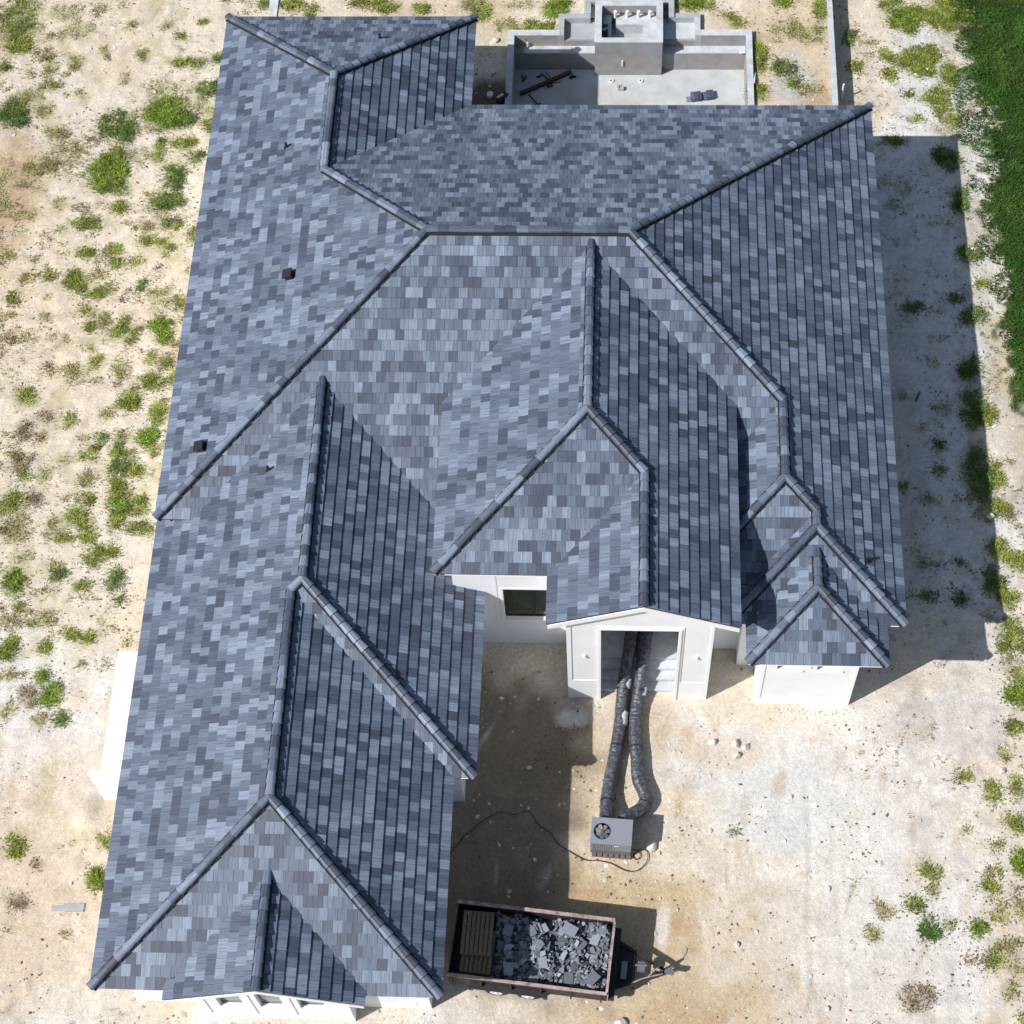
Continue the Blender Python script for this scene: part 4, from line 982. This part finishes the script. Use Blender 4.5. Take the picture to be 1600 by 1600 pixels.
# ---------------------------------------------------------------- trailer
tl = empty('utility_trailer', (13.11, -13.53, 0), math.radians(-5.6))
tag(tl, 'tandem axle open box trailer with rusty pink rails full of broken tiles', 'trailer')
HX, HY = 2.53, 1.18
def tp(name, m, fn):
    mb = MB(); fn(mb); return mb.build(name, m, tl)
tp('bed', M_BLACKM, lambda m: m.box(-HX, HX, -HY, HY, .58, .66))
tp('side_panel', M_BLACKM, lambda m: m.box(-HX, HX, -HY, -HY + .03, .66, 1.44))
tp('side_panel', M_BLACKM, lambda m: m.box(-HX, HX, HY - .03, HY, .66, 1.44))
tp('front_panel', M_BLACKM, lambda m: m.box(HX - .03, HX, -HY + .03, HY - .03, .66, 1.44))
tp('tailgate', M_RUST, lambda m: m.box(-HX, -HX + .03, -HY + .03, HY - .03, .66, 1.30))
tp('top_rail', M_RAIL, lambda m: m.box(-HX, HX, -HY - .05, -HY + .05, 1.443, 1.50))
tp('top_rail', M_RAIL, lambda m: m.box(-HX, HX, HY - .05, HY + .06, 1.443, 1.50))
tp('front_rail', M_RAIL, lambda m: m.box(HX - .05, HX + .03, -HY + .05, HY - .05, 1.443, 1.495))
for k in range(6):
    x = -HX + .1 + k * .95
    for s_ in (-1, 1): tp('side_post', M_BLACKM, lambda m: m.box(x, x + .05, s_ * (HY + .045) - .04, s_ * (HY + .045) + .04, .60, 1.44))
tp('front_plate', M_BLACKM, lambda m: m.box(HX + .03, HX + .22, -HY + .02, HY - .02, .60, .75))
for s_ in (-1, 1):
    tp('chassis_rail', M_BLACKM, lambda m: m.box(-HX, HX, s_ * .8 - .05, s_ * .8 + .05, .45, .58))
    tp('mudguard', M_BLACKM, lambda m: (m.box(-1.72, .52, s_ * (HY + .10) - .10, s_ * (HY + .10) + .10, .78, .82), m.box(-1.86, -1.72, s_ * (HY + .10) - .10, s_ * (HY + .10) + .10, .60, .82), m.box(.52, .66, s_ * (HY + .10) - .10, s_ * (HY + .10) + .10, .60, .82)))
    for x in (-1.12, -.10):
        w = empty('wheel', (x + .12, s_ * (HY + .02), .36), 0, tl)
        b = MB(); b.tube([(0, -.10, 0), (0, -.085, 0), (0, .085, 0), (0, .10, 0)], [.30, .345, .345, .30], 28); b.build('tyre', M_RUBBER, w, smooth=False)
        b = MB(); b.tube([(0, s_ * .09, 0), (0, s_ * .108, 0), (0, s_ * .11, 0)], [.20, .205, .17], 24); b.tube([(0, s_ * .11, 0), (0, s_ * .14, 0)], [.06, .05], 12); b.build('rim', M_RIM, w)
def tongue(m):
    bar(m, (HX, -.85), (4.25, -.04), .10, .10, .50); bar(m, (HX, .85), (4.25, .04), .10, .10, .50); bar(m, (3.3, -.48), (3.3, .48), .07, .07, .52)
tp('tongue', M_BLACKM, tongue)
tp('tongue_plate', M_BLACKM, lambda m: m.prism([(HX + .2, -.80), (3.25, -.48), (3.25, .48), (HX + .2, .80)], 'z', .47, .49))
tp('coupler', M_ACDARK, lambda m: (m.box(4.15, 4.55, -.07, .07, .48, .60), m.tube([(4.5, 0, .46), (4.5, 0, .64)], .06, 10)))
tp('jack', M_BLACKM, lambda m: (m.tube([(3.95, .0, .05), (3.95, .0, 1.05)], .04, 10), m.tube([(3.95, 0, 1.0), (4.05, .22, 1.04), (4.05, .36, 1.04)], .015, 6), m.box(3.85, 4.05, -.1, .1, .02, .06)))
tp('hose_loop', M_RAIL, lambda m: m.tube(smooth_path([(3.75, -.25, .62), (4.0, -.02, .9), (4.15, .18, .7)], 6), .02, 6))
tp('battery_box', M_ACGREY, lambda m: m.box(2.88, 3.06, -.42, .12, .60, .74))
tp('winch', M_ACDARK, lambda m: (m.box(3.38, 3.62, -.14, .16, .60, .76), m.tube([(3.30, .02, .80), (3.68, .05, .82)], .035, 8)))
tp('chain', M_RAIL, lambda m: m.tube(smooth_path([(3.2, -.55, .62), (3.6, -.33, .64), (4.2, -.10, .62)], 5), .022, 6))
tp('rear_lamp_bar', M_RAIL, lambda m: m.box(-HX - .06, -HX, -HY, HY, .55, .62))

# load: heap of broken tiles
def heap_z(x, y):
    return 1.13 + .15 * math.sin(x * 2.1 + 1) * math.cos(y * 2.4) + .10 * math.sin(x * 5.2 + y * 3) - .16 * (abs(y) / HY) ** 3 - .10 * max(0, -x - .2)
hb = MB()
gx = [-1.25 + i * .16 for i in range(24)]; gx = [g_ for g_ in gx if g_ <= HX - .04] + [HX - .035]; gy = [-HY + .04 + j * (2 * HY - .08) / 15 for j in range(16)]
for i in range(len(gx) - 1):
    for j in range(15):
        hb.face([(gx[a], gy[b], heap_z(gx[a], gy[b]) - .06) for a, b in ((i, j), (i + 1, j), (i + 1, j + 1), (i, j + 1))], 0, (.085, .088, .10))
for j in range(15): hb.face([(gx[0], gy[j], heap_z(gx[0], gy[j]) - .06), (gx[0], gy[j + 1], heap_z(gx[0], gy[j + 1]) - .06), (gx[0] - .2, gy[j + 1], .665), (gx[0] - .2, gy[j], .665)], 0, (.085, .088, .10))
def shard(mb, M, sz, tone, rr, full_=False):
    if full_: pl = [(-sz, -sz * .75), (sz, -sz * .75), (sz, sz * .75), (-sz, sz * .75)]
    else:
        n = rr.choice((4, 4, 5)); a0 = rr.random() * 6.3
        pl = [(math.cos(a0 + 6.283 * k / n + rr.uniform(-.4, .4)) * sz * rr.uniform(.6, 1.15), math.sin(a0 + 6.283 * k / n + rr.uniform(-.4, .4)) * sz * rr.uniform(.45, .9)) for k in range(n)]
    up = [M @ Vector((x, y, .012)) for x, y in pl]; dn = [M @ Vector((x, y, -.012)) for x, y in pl]
    mb.face(up, 0, tone); mb.face(dn[::-1], 0, tone)
    for i in range(len(pl)):
        j = (i + 1) % len(pl); mb.face([up[i], dn[i], dn[j], up[j]], 0, tuple(c * 1.25 for c in tone))
rr = random.Random(5)
def dusty(t, j):
    g = sum(t) / 3; return tuple((c * .45 + g * .55) * j for c in t)
for k in range(1300):
    x = rr.uniform(-1.25, HX - .12); y = rr.uniform(-HY + .10, HY - .10)
    M = Matrix.Translation((x, y, heap_z(x, y) + rr.uniform(-.07, .07))) @ Matrix.Rotation(rr.random() * 6.3, 4, 'Z') @ Matrix.Rotation(rr.gauss(0, .5), 4, 'X') @ Matrix.Rotation(rr.gauss(0, .4), 4, 'Y')
    t = rr.choice(TONES); j = rr.uniform(.9, 1.9)
    shard(hb, M, rr.choice((.05, .07, .09, .12)), dusty(t, j), rr)
BIG = []
for k in range(64):
    x = rr.uniform(-1.0, HX - .25); y = rr.uniform(-HY + .22, HY - .22)
    t = rr.choice(TONES[:5]); j = rr.uniform(1.0, 1.8)
    M = Matrix.Translation((x, y, heap_z(x, y) + .06 + rr.uniform(-.02, .04))) @ Matrix.Rotation(rr.random() * 6.3, 4, 'Z') @ Matrix.Rotation(rr.gauss(0, .22), 4, 'X') @ Matrix.Rotation(rr.gauss(0, .2), 4, 'Y')
    shard(hb, M, rr.uniform(.12, .2), dusty(t, j), rr, rr.random() < .4)
hp = hb.build('broken_tile_heap', M_SHARD, None, loc=tl.location, rz=tl.rotation_euler.z)
tag(hp, 'heap of small broken grey roof tile pieces filling the trailer box', 'rubble', kind='stuff')
TM = Matrix.Translation(tl.location) @ Matrix.Rotation(tl.rotation_euler.z, 4, 'Z')
SPOTS = [(-.75, .62, 'far left part near the pallets'), (-.7, -.05, 'in the middle right beside the pallets'), (-.6, -.75, 'near left part by the pink rail'),
         (.25, .75, 'along the far rail at mid length'), (.3, .1, 'at the very centre of the heap'), (.2, -.72, 'along the near rail at mid length'),
         (1.15, .72, 'far side, right of the middle'), (1.1, -.05, 'just right of the heap centre'), (1.2, -.8, 'near side, right of the middle'),
         (1.95, .62, 'in the far corner nearest the hitch'), (2.0, -.05, 'against the middle of the front rail'), (1.95, -.75, 'in the near corner nearest the hitch')]
for k, (x, y, where) in enumerate(SPOTS):
    x += rr.uniform(-.1, .1); y += rr.uniform(-.08, .08)
    mb = MB(); t = rr.choice(TONES[:4]); j = rr.uniform(1.0, 1.7)
    shard(mb, Matrix.Identity(4), rr.uniform(.19, .235), dusty(t, j), rr, k % 3 != 1)
    o = mb.build('broken_tile', M_SHARD)
    o.matrix_world = TM @ Matrix.Translation((x, y, heap_z(x, y) + .12)) @ Matrix.Rotation(rr.random() * 6.3, 4, 'Z') @ Matrix.Rotation(rr.gauss(0, .16), 4, 'X') @ Matrix.Rotation(rr.gauss(0, .14), 4, 'Y')
    tag(o, 'large grey tile slab on the trailer heap, ' + where, 'broken tile', 'large tile slabs on the trailer heap')
# pallets at the tail end
def pallet(loc, rz, label):
    p = empty('wooden_pallet', loc, rz); tag(p, label, 'pallet', 'wooden pallets stacked in the trailer')
    wd = .98; ln = 1.42
    for k in range(3): b = MB(); x = -wd / 2 + k * (wd - .09) / 2; b.box(x, x + .09, -ln / 2 + .0, ln / 2, .02, .11, 0); b.build('stringer', M_WOOD, p)
    for k in range(7):
        b = MB(); x = -wd / 2 + k * (wd - .115) / 6
        b.box(x, x + .115, -ln / 2, ln / 2, .133, .155); o = b.build('plank', M_WOOD, p); o.location.z = random.uniform(-.003, .004); o.rotation_euler.z = random.uniform(-.008, .008)
    for k in range(3): b = MB(); y = -ln / 2 + k * (ln - .1) / 2; b.box(-wd / 2, wd / 2, y, y + .1, .111, .131); b.build('cross_board', M_WOOD, p)
    for k in range(3): b = MB(); y = -ln / 2 + k * (ln - .1) / 2; b.box(-wd / 2, wd / 2, y, y + .1, -.001, .019); b.build('bottom_board', M_WOOD, p)
    return p
def tw_(x, y, z): v = TM @ Vector((x, y, z)); return (v.x, v.y, v.z)
pallet(tw_(-1.66, -.40, .68), math.radians(-5), 'lowest wood pallet in the trailer, sticking out toward the wheels')
pallet(tw_(-1.72, -.28, .84), math.radians(-3), 'second wood pallet from the bottom of the trailer stack')
pallet(tw_(-1.70, -.25, 1.0), math.radians(-6), 'third wood pallet of the trailer stack, right under the top one')
pallet(tw_(-1.78, .28, 1.16), math.radians(-2.5), 'topmost wood pallet on the stack in the trailer tail')

# ---------------------------------------------------------------- rocks, sticks, stakes
def rock(x, y, r, label, flat=.65, z=None, seed=0):
    rr = random.Random(seed); import bmesh
    bm = bmesh.new(); bmesh.ops.create_icosphere(bm, subdivisions=2, radius=1)
    ax = [rr.uniform(.75, 1.15), rr.uniform(.7, 1.0), flat]
    ph = [rr.uniform(0, 6) for _ in range(6)]
    cuts = [(Vector((rr.gauss(0, 1), rr.gauss(0, 1), rr.gauss(.3, 1))).normalized(), rr.uniform(.5, .85)) for _ in range(7)]
    for v in bm.verts:
        c = v.co.copy()
        for n_, d_ in cuts:
            e = c.dot(n_) - d_
            if e > 0: c -= n_ * e
        c *= 1 + .05 * math.sin(7 * c.x + ph[0]) * math.sin(6 * c.y + ph[1])
        v.co = Vector((c.x * ax[0], c.y * ax[1], c.z * ax[2])) * r
    me = bpy.data.meshes.new('rock'); bm.to_mesh(me); bm.free(); me.materials.append(M_ROCK)
    o = bpy.data.objects.new('rock', me); COL.objects.link(o); o.location = (x, y, r * flat * .55 if z is None else z); o.rotation_euler = (0, 0, rr.random() * 6)
    tag(o, label, 'rock')
rock(18.99, -5.93, .19, 'white rock lying alone left of the cluster of three', seed=1)
rock(19.78, -5.98, .17, 'upper left white rock in the cluster of three before the entrance', .9, seed=2)
rock(19.79, -6.42, .17, 'lowest white rock in the cluster of three before the entrance', .9, seed=3)
rock(20.11, -6.08, .17, 'rightmost white rock in the cluster of three before the entrance', .9, seed=4)
rock(16.95, -9.66, .21, 'larger white rock beside the cooling unit and its coiled cable', .8, seed=5)
rock(17.18, -9.88, .09, 'small white rock touching the larger one beside the cooling unit', seed=6)
rock(19.67, -12.88, .12, 'oblong white rock half sunk in the tan dirt right of the trailer', seed=7)
rock(22.69, -10.96, .11, 'round white rock on the pale dirt far right of the trailer', seed=8)
rock(29.1, 3.0, .17, 'white rock at the grass strip east of the house shade', seed=9)
rock(22.5, -14.86, .11, 'white rock at the bottom edge right of the trailer', seed=10)
rock(28.28, 24.11, .10, 'small yellowish rock in the weeds near the top right', seed=11)
rock(12.78, -6.97, .11, 'grey rock in the garage shadow north of the cable', seed=12)
rock(12.55, -8.33, .06, 'tiny white rock beside the cable bump in the shadow', seed=13)
rock(12.27, -11.3, .10, 'pale rock in the shadow just above the trailer box', seed=14)
rock(28.69, -6.75, .14, 'white rock casting a shadow at the right edge among weeds', seed=15)
rock(27.7, -5.23, .09, 'small white rock on the brownish dirt near the right edge', seed=16)
rock(15.97, -15.55, .24, 'big white rock below the trailer at the bottom edge', seed=17)
rock(-2.36, -11.39, .08, 'small white rock in the sand above the concrete strip', seed=18)
rock(21.59, -7.82, .08, 'little white rock ringed by moss on the front lot', seed=19)
rock(10.36, 24.95, .16, 'white rock left of the pool rim near the top', z=.85, seed=20)
mb = MB(); mb.tube([(24.68, 22.50, 0), (24.66, 22.46, .95)], .04, 8)
tag(mb.build('pvc_stake', M_PVC), 'white pvc stake standing beside the low wall', 'stake')
mb = MB(); mb.tube([(21.10, 23.15, .85), (21.05, 22.75, .96), (21.03, 22.5, .98)], .035, 8)
tag(mb.build('pvc_stake', M_PVC), 'white pvc stub standing outside the right pool wall', 'stake')
mb = MB(); bar(mb, (26.93, 8.27), (26.73, 7.85), .06, .04, .03)
tag(mb.build('wood_stick', M_RUST), 'short dark stick lying in the shade east of the house', 'stick')
mb = MB(); mb.tube([(25.05, 19.85, .04), (25.19, 19.6, .05), (25.32, 19.25, .04)], .018, 6)
tag(mb.build('wood_stick', M_WOOD), 'thin brown stick on sunny sand outside the northeast roof corner', 'stick')
mb = MB(); mb.tube([(10.55, 21.65, 1.0), (10.8, 21.8, 1.1)], .05, 8); mb.tube([(10.25, 21.9, .86), (10.25, 21.9, 1.0)], .13, 12)
tag(mb.build('pipe_elbow', M_PVC), 'pale pipe stub in shade by the left pool wall', 'pipe')
mb = MB(); bar(mb, (10.6, 21.5), (10.95, 21.9), .22, .2, .85)
tag(mb.build('dark_box', M_DARK), 'small dark box in the shade outside the left pool wall', 'box')
# ---------------------------------------------------------------- vegetation and loose ground litter
LEAFC = {'g': (.185, .230, .045), 'b': (.155, .235, .038), 'd': (.105, .160, .045), 'o': (.255, .250, .095), 'l': (.32, .32, .17), 'n': (.22, .185, .115), 'm': (.16, .21, .06)}
def leaf_mesh(name, X, Y, Z, DX, DY, DZ, WD, C):
    """one bent two-triangle leaf per row"""
    n = len(X)
    L = np.hypot(DX, DY) + 1e-6
    px, py = -DY / L * WD / 2, DX / L * WD / 2
    base = np.stack([X, Y, Z], -1); mid = base + np.stack([DX * .5, DY * .5, DZ * .8], -1); tip = base + np.stack([DX, DY, DZ], -1)
    side = np.stack([px, py, np.zeros(n)], -1)
    co = np.stack([base, mid - side, tip, mid + side], 1).reshape(-1, 3).astype(np.float32)
    q = (np.arange(n)[:, None] * 4 + np.array([0, 1, 2, 3])[None]).astype(np.int32)
    me = bpy.data.meshes.new(name)
    me.vertices.add(4 * n); me.vertices.foreach_set('co', co.ravel())
    me.loops.add(4 * n); me.loops.foreach_set('vertex_index', q.ravel())
    me.polygons.add(n); me.polygons.foreach_set('loop_start', np.arange(0, 4 * n, 4, dtype=np.int32)); me.polygons.foreach_set('loop_total', np.full(n, 4, np.int32))
    me.update(calc_edges=True)
    ca = me.color_attributes.new('tone', 'FLOAT_COLOR', 'POINT')
    col = np.ones((n, 4, 4), np.float32); col[:, :, :3] = np.clip(C, .01, .5)[:, None, :]
    ca.data.foreach_set('color', col.ravel())
    me.materials.append(M_LEAF)
    return me
def clump(x, y, rx, ry, t, r):
    """leaf arrays for one weed patch: several rosettes, uneven outline"""
    rx, ry = rx * 1.3, ry * 1.3
    A_ = math.pi * rx * ry
    gz = float(ground_level(x, y))
    dens = {'b': 620, 'g': 430, 'd': 460, 'm': 300, 'o': 230, 'l': 110, 'n': 240}[t]
    k = max(2, int(A_ * 14)) if t not in 'b' else max(3, int(A_ * 22))
    th = r.random(k) * 2 * np.pi; rd = np.sqrt(r.random(k)) * (0.95 if t in 'lo' else .8)
    cx, cy = x + rx * rd * np.cos(th), y + ry * rd * np.sin(th)
    cr = (0.10 + 0.13 * r.random(k)) * (1.15 if t in 'bgd' else 1)
    n = max(25, int(A_ * dens * 2.2)); c = r.integers(0, k, n)
    a = r.random(n) * 2 * np.pi; q = np.abs(r.normal(0, .9, n)) * cr[c]
    X = cx[c] + q * np.cos(a); Y = cy[c] + q * np.sin(a)
    hgt = np.maximum(0.012, (cr[c] - q) * r.uniform(.2, 1.0, n) * {'b': .9, 'd': .7, 'g': .5}.get(t, .3))
    ln = r.uniform(.05, .15, n) * (1.1 if t in 'bd' else .85)
    aa = a + r.normal(0, .7, n)
    base = np.array(LEAFC[t]); cj = r.uniform(.55, 1.5, k)[c]
    j = cj[:, None] * r.uniform(.6, 1.45, n)[:, None] * base[None]
    j[:, 0] *= r.uniform(.8, 1.35, n)
    return X, Y, hgt + gz, ln * np.cos(aa), ln * np.sin(aa), r.uniform(-.02, .07, n), r.uniform(.016, .042, n), j
def inhouse(x, y):
    return ((x > .5) & (x < 24.4) & (y > -3) & (y < 17.5)) | ((x > .5) & (x < 10.7) & (y > -15.3) & (y < 22)) | ((x > 13.9) & (x < 18.9) & (y > -4.6) & (y < 0)) | ((x > 20.3) & (x < 23.8) & (y > -4.7) & (y < 0)) | ((x > 10.7) & (x < 21.2) & (y > 17.6) & (y < 27.6))
r = np.random.default_rng(3)
parts_ = []
LABELS = [
    ((168, 272), 'large bright green weed clump in the upper left sand'), ((258, 178), 'wide bright green weed clump just left of the northwest roof'),
    ((252, 508), 'upper bright green weed beside the west eave middle'), ((253, 523), 'lower bright green weed touching the one beside the west eave'),
    ((230, 685), 'bright green weed left of the lower roof box vent'), ((185, 708), 'small bright green weed left of the garage roof junction'),
    ((187, 790), 'bright yellow green weed at the left below the hip end'), ((24, 910), 'round dome shaped green bush near the left edge'),
    ((80, 1086), 'bright green weed beside a dry brown one on white sand'), ((153, 1371), 'green weed against the lower garage eave'),
    ((870, 14), 'bright green bush left of the spa at the top'), ((1078, 6), 'bright green bush right of the spa at the top'),
    ((1410, 30), 'spreading bright green weed near the top right lawn'), ((1587, 1092), 'bright green weed at the right edge below the shade'),
    ((1598, 1350), 'bright green weed cut by the right edge low down'), ((1526, 1451), 'small round vivid green weed in the lower right sand')]
li = 0
for w in WEEDLIST:
    x, y, rx, ry, t = w
    a = clump(x, y, rx, ry, t, r)
    if t == 'b' and li < len(LABELS):
        X, Y = a[0] - x, a[1] - y
        me = leaf_mesh('weed_clump', X, Y, a[2], a[3], a[4], a[5], a[6], a[7])
        o = bpy.data.objects.new('weed_clump', me); COL.objects.link(o); o.location = (x, y, 0)
        tag(o, LABELS[li][1], 'weed'); li += 1
    else: parts_.append(a)
# extra thin olive mats between the mapped weeds
for (x0, x1, y0, y1, m) in ((-14, .1, -2, 31, 340), (-14, -6, 16, 31, 60), (-9, -.3, -16, -2, 12), (1.2, 24, 26.5, 31, 24), (9.9, 10.8, 18.5, 22.5, 12), (25.2, 31, -2, 28, 50), (24, 32, -16, -4, 5)):
    px = r.uniform(x0, x1, m * 3); py = r.uniform(y0, y1, m * 3)
    keep = (vnoise(px, py, 3.0, 71) + .5 * vnoise(px, py, 1.0, 72) > .0) & ~inhouse(px, py)
    for x, y in list(zip(px[keep], py[keep]))[:m]:
        parts_.append(clump(x, y, r.uniform(.12, .6), r.uniform(.06, .2), r.choice(['l', 'o', 'o', 'l', 'n']), r))
# star shaped weed with long leaves
n = 60; aa = r.random(n) * 6.283; ln = r.uniform(.15, .42, n)
me = leaf_mesh('star_weed', np.zeros(n), np.zeros(n), np.full(n, .03), ln * np.cos(aa), ln * np.sin(aa), r.uniform(0, .08, n), r.uniform(.03, .06, n), r.uniform(.6, 1.3, n)[:, None] * np.array([[.06, .14, .04]]))
o = bpy.data.objects.new('weed_clump', me); COL.objects.link(o); o.location = (26.0, -12.35, 0)
tag(o, 'star shaped dark green weed with long leaves in the lower right sand', 'weed')
# thin sprinkling of seedlings between the patches
for (x0, x1, y0, y1, m, t, scale) in ((-18, .3, -3, 34, 1500, 'o', .5), (-18, .3, -3, 34, 500, 'g', .35), (-18, .4, -20, -3, 260, 'o', .4), (1, 24, 22.3, 34, 420, 'o', .5), (25, 30, -6, 30, 500, 'o', .4), (25, 31, -6, 34, 260, 'g', .35), (23, 34, -20, -6, 130, 'o', .4), (27.5, 31, -5, 14, 170, 'd', .35)):
    px = r.uniform(x0, x1, m * 3); py = r.uniform(y0, y1, m * 3)
    keep = (vnoise(px, py, 2.2, 31) + .6 * vnoise(px, py, .8, 32) > .12) & ~inhouse(px, py)
    px, py = px[keep][:m], py[keep][:m]
    for x, y in zip(px, py):
        s_ = r.uniform(.04, .16) * scale * 2
        nn = int(r.integers(4, 14)); a = r.random(nn) * 6.283; q = np.abs(r.normal(0, .6, nn)) * s_; l2 = r.uniform(.03, .085, nn)
        j = r.uniform(.5, 1.4) * r.uniform(.7, 1.3, nn)[:, None] * np.array(LEAFC[t])[None]
        parts_.append((x + q * np.cos(a), y + q * np.sin(a), float(ground_level(x, y)) + r.uniform(.015, .05, nn), l2 * np.cos(a), l2 * np.sin(a), r.uniform(0, .03, nn), r.uniform(.012, .03, nn), j))
cat_ = [np.concatenate([p[k] for p in parts_]) for k in range(8)]
o = bpy.data.objects.new('scattered_weeds', leaf_mesh('scattered_weeds', *cat_)); COL.objects.link(o)
tag(o, 'low green and olive weeds scattered over the sandy ground', 'weeds', kind='stuff')

# the lawn field on the right
n = 170000
y = r.uniform(-6, 34, n); x = field_edge(y) + r.uniform(-.6, 9.5, n)
dens = vnoise(x, y, .8, 41) * .5 + vnoise(x, y, .3, 42) * .5
keep = (x - field_edge(y)) > dens * 1.0 - .1 + .35 * vnoise(x, y, 2.5, 46)
keep &= r.random(n) < np.clip(1.2 - (x - field_edge(y) - 3.5) / 7, .3, 1)
x, y = x[keep], y[keep]; n = len(x)
a = r.random(n) * 6.283; ln = r.uniform(.06, .15, n)
lump = vnoise(x, y, .45, 43) + .6 * vnoise(x, y, 1.5, 44)
Z = np.maximum(.01, .08 + .09 * lump + r.uniform(-.03, .07, n))
cj = (1 + .38 * lump)[:, None] * r.uniform(.55, 1.45, n)[:, None] * np.array([[.040, .102, .016]])
cj[:, 0] *= 1 + .5 * np.clip(vnoise(x, y, 1.1, 45), 0, 1)
o = bpy.data.objects.new('lawn_grass', leaf_mesh('lawn_grass', x, y, Z, ln * np.cos(a), ln * np.sin(a), r.uniform(-.02, .08, n), r.uniform(.02, .045, n), cj)); COL.objects.link(o)
tag(o, 'thick dark green grass field along the right side', 'grass', kind='stuff')

# pebbles, clods and twigs
def pebbles(n, seed, col, smin, smax, name, label, region, dn=None, xy=None):
    r = np.random.default_rng(seed)
    x = r.uniform(region[0], region[1], n * 3); y = r.uniform(region[2], region[3], n * 3)
    if xy is not None: x, y = xy
    keep = ~inhouse(x, y) & (x < field_edge(y)) if xy is None else np.ones(len(x), bool)
    if dn is not None: keep &= (vnoise(x, y, dn, seed + 1) + .5 * vnoise(x, y, .5, seed + 2)) > 0
    x, y = x[keep][:n], y[keep][:n]; n = len(x)
    s_ = smin + (smax - smin) * r.random(n) ** 4
    oct_ = np.array([(1, 0, 0), (0, 1, 0), (-1, 0, 0), (0, -1, 0), (0, 0, 1)], float)
    a = r.random(n) * 6.283; ca, sa = np.cos(a), np.sin(a)
    jit = r.uniform(.6, 1.3, (n, 5, 1)); P_ = oct_[None] * jit
    P_ = P_ * s_[:, None, None]; P_[:, :, 0] *= r.uniform(.8, 1.8, n)[:, None]
    X = P_[:, :, 0] * ca[:, None] - P_[:, :, 1] * sa[:, None] + x[:, None]; Y = P_[:, :, 0] * sa[:, None] + P_[:, :, 1] * ca[:, None] + y[:, None]
    Zc = P_[:, :, 2] * r.uniform(.5, 1.0, n)[:, None] + .012 - .01 * (P_[:, :, 2] == 0) + ground_level(x, y)[:, None]
    co = np.stack([X, Y, Zc], -1).reshape(-1, 3).astype(np.float32)
    tri = np.array([(0, 1, 4), (1, 2, 4), (2, 3, 4), (3, 0, 4)])
    f = (np.arange(n)[:, None, None] * 5 + tri[None]).reshape(-1, 3).astype(np.int32)
    me = bpy.data.meshes.new(name); me.vertices.add(len(co)); me.vertices.foreach_set('co', co.ravel())
    me.loops.add(f.size); me.loops.foreach_set('vertex_index', f.ravel())
    me.polygons.add(len(f)); me.polygons.foreach_set('loop_start', np.arange(0, f.size, 3, dtype=np.int32)); me.polygons.foreach_set('loop_total', np.full(len(f), 3, np.int32))
    me.update(calc_edges=True)
    c4 = np.ones((n, 5, 4), np.float32); c4[:, :, :3] = (np.array(col)[None] * r.uniform(.65, 1.25, n)[:, None])[:, None]
    me.color_attributes.new('tone', 'FLOAT_COLOR', 'POINT').data.foreach_set('color', np.clip(c4, .01, .9).ravel())
    me.materials.append(M_PEB)
    o = bpy.data.objects.new(name, me); COL.objects.link(o); tag(o, label, 'gravel', kind='stuff')
REG = (-17, 37, -21, 33)
pebbles(8000, 51, (.60, .57, .53), .012, .085, 'pale_pebbles', 'small pale stones strewn over the sandy ground', REG)
pebbles(13000, 61, (.17, .125, .09), .012, .055, 'dark_clods', 'small dark dirt clods and twigs strewn over the ground', REG, dn=1.4)
# crumbs of stucco and mortar fallen along the foot of the walls
r = np.random.default_rng(77); wx, wy = [], []
for (xa, ya, xb, yb, m) in ((20.4, -4.6, 23.7, -4.6, 260), (14.0, -4.5, 15.2, -4.5, 60), (17.7, -4.5, 18.9, -4.5, 60), (11.0, -2.45, 14.0, -2.45, 220), (18.9, -2.6, 19.9, -2.8, 60), (2.8, -15.8, 7.6, -15.8, 120), (10.8, -8.2, 10.8, -2.4, 120), (-1.4, -8.7, -1.4, -4, 60)):
    t = r.random(m); off = np.abs(r.normal(0, .22, m)); wx.append(xa + (xb - xa) * t + (off if xa == xb else 0)); wy.append(ya + (yb - ya) * t - (0 if xa == xb else off))
pebbles(960, 78, (.55, .53, .50), .010, .06, 'stucco_crumbs', 'pale mortar crumbs along the foot of the white walls', REG, xy=(np.concatenate(wx), np.concatenate(wy)))
print('objects', len(bpy.data.objects), 'tris', sum(len(m.polygons) for m in bpy.data.meshes))
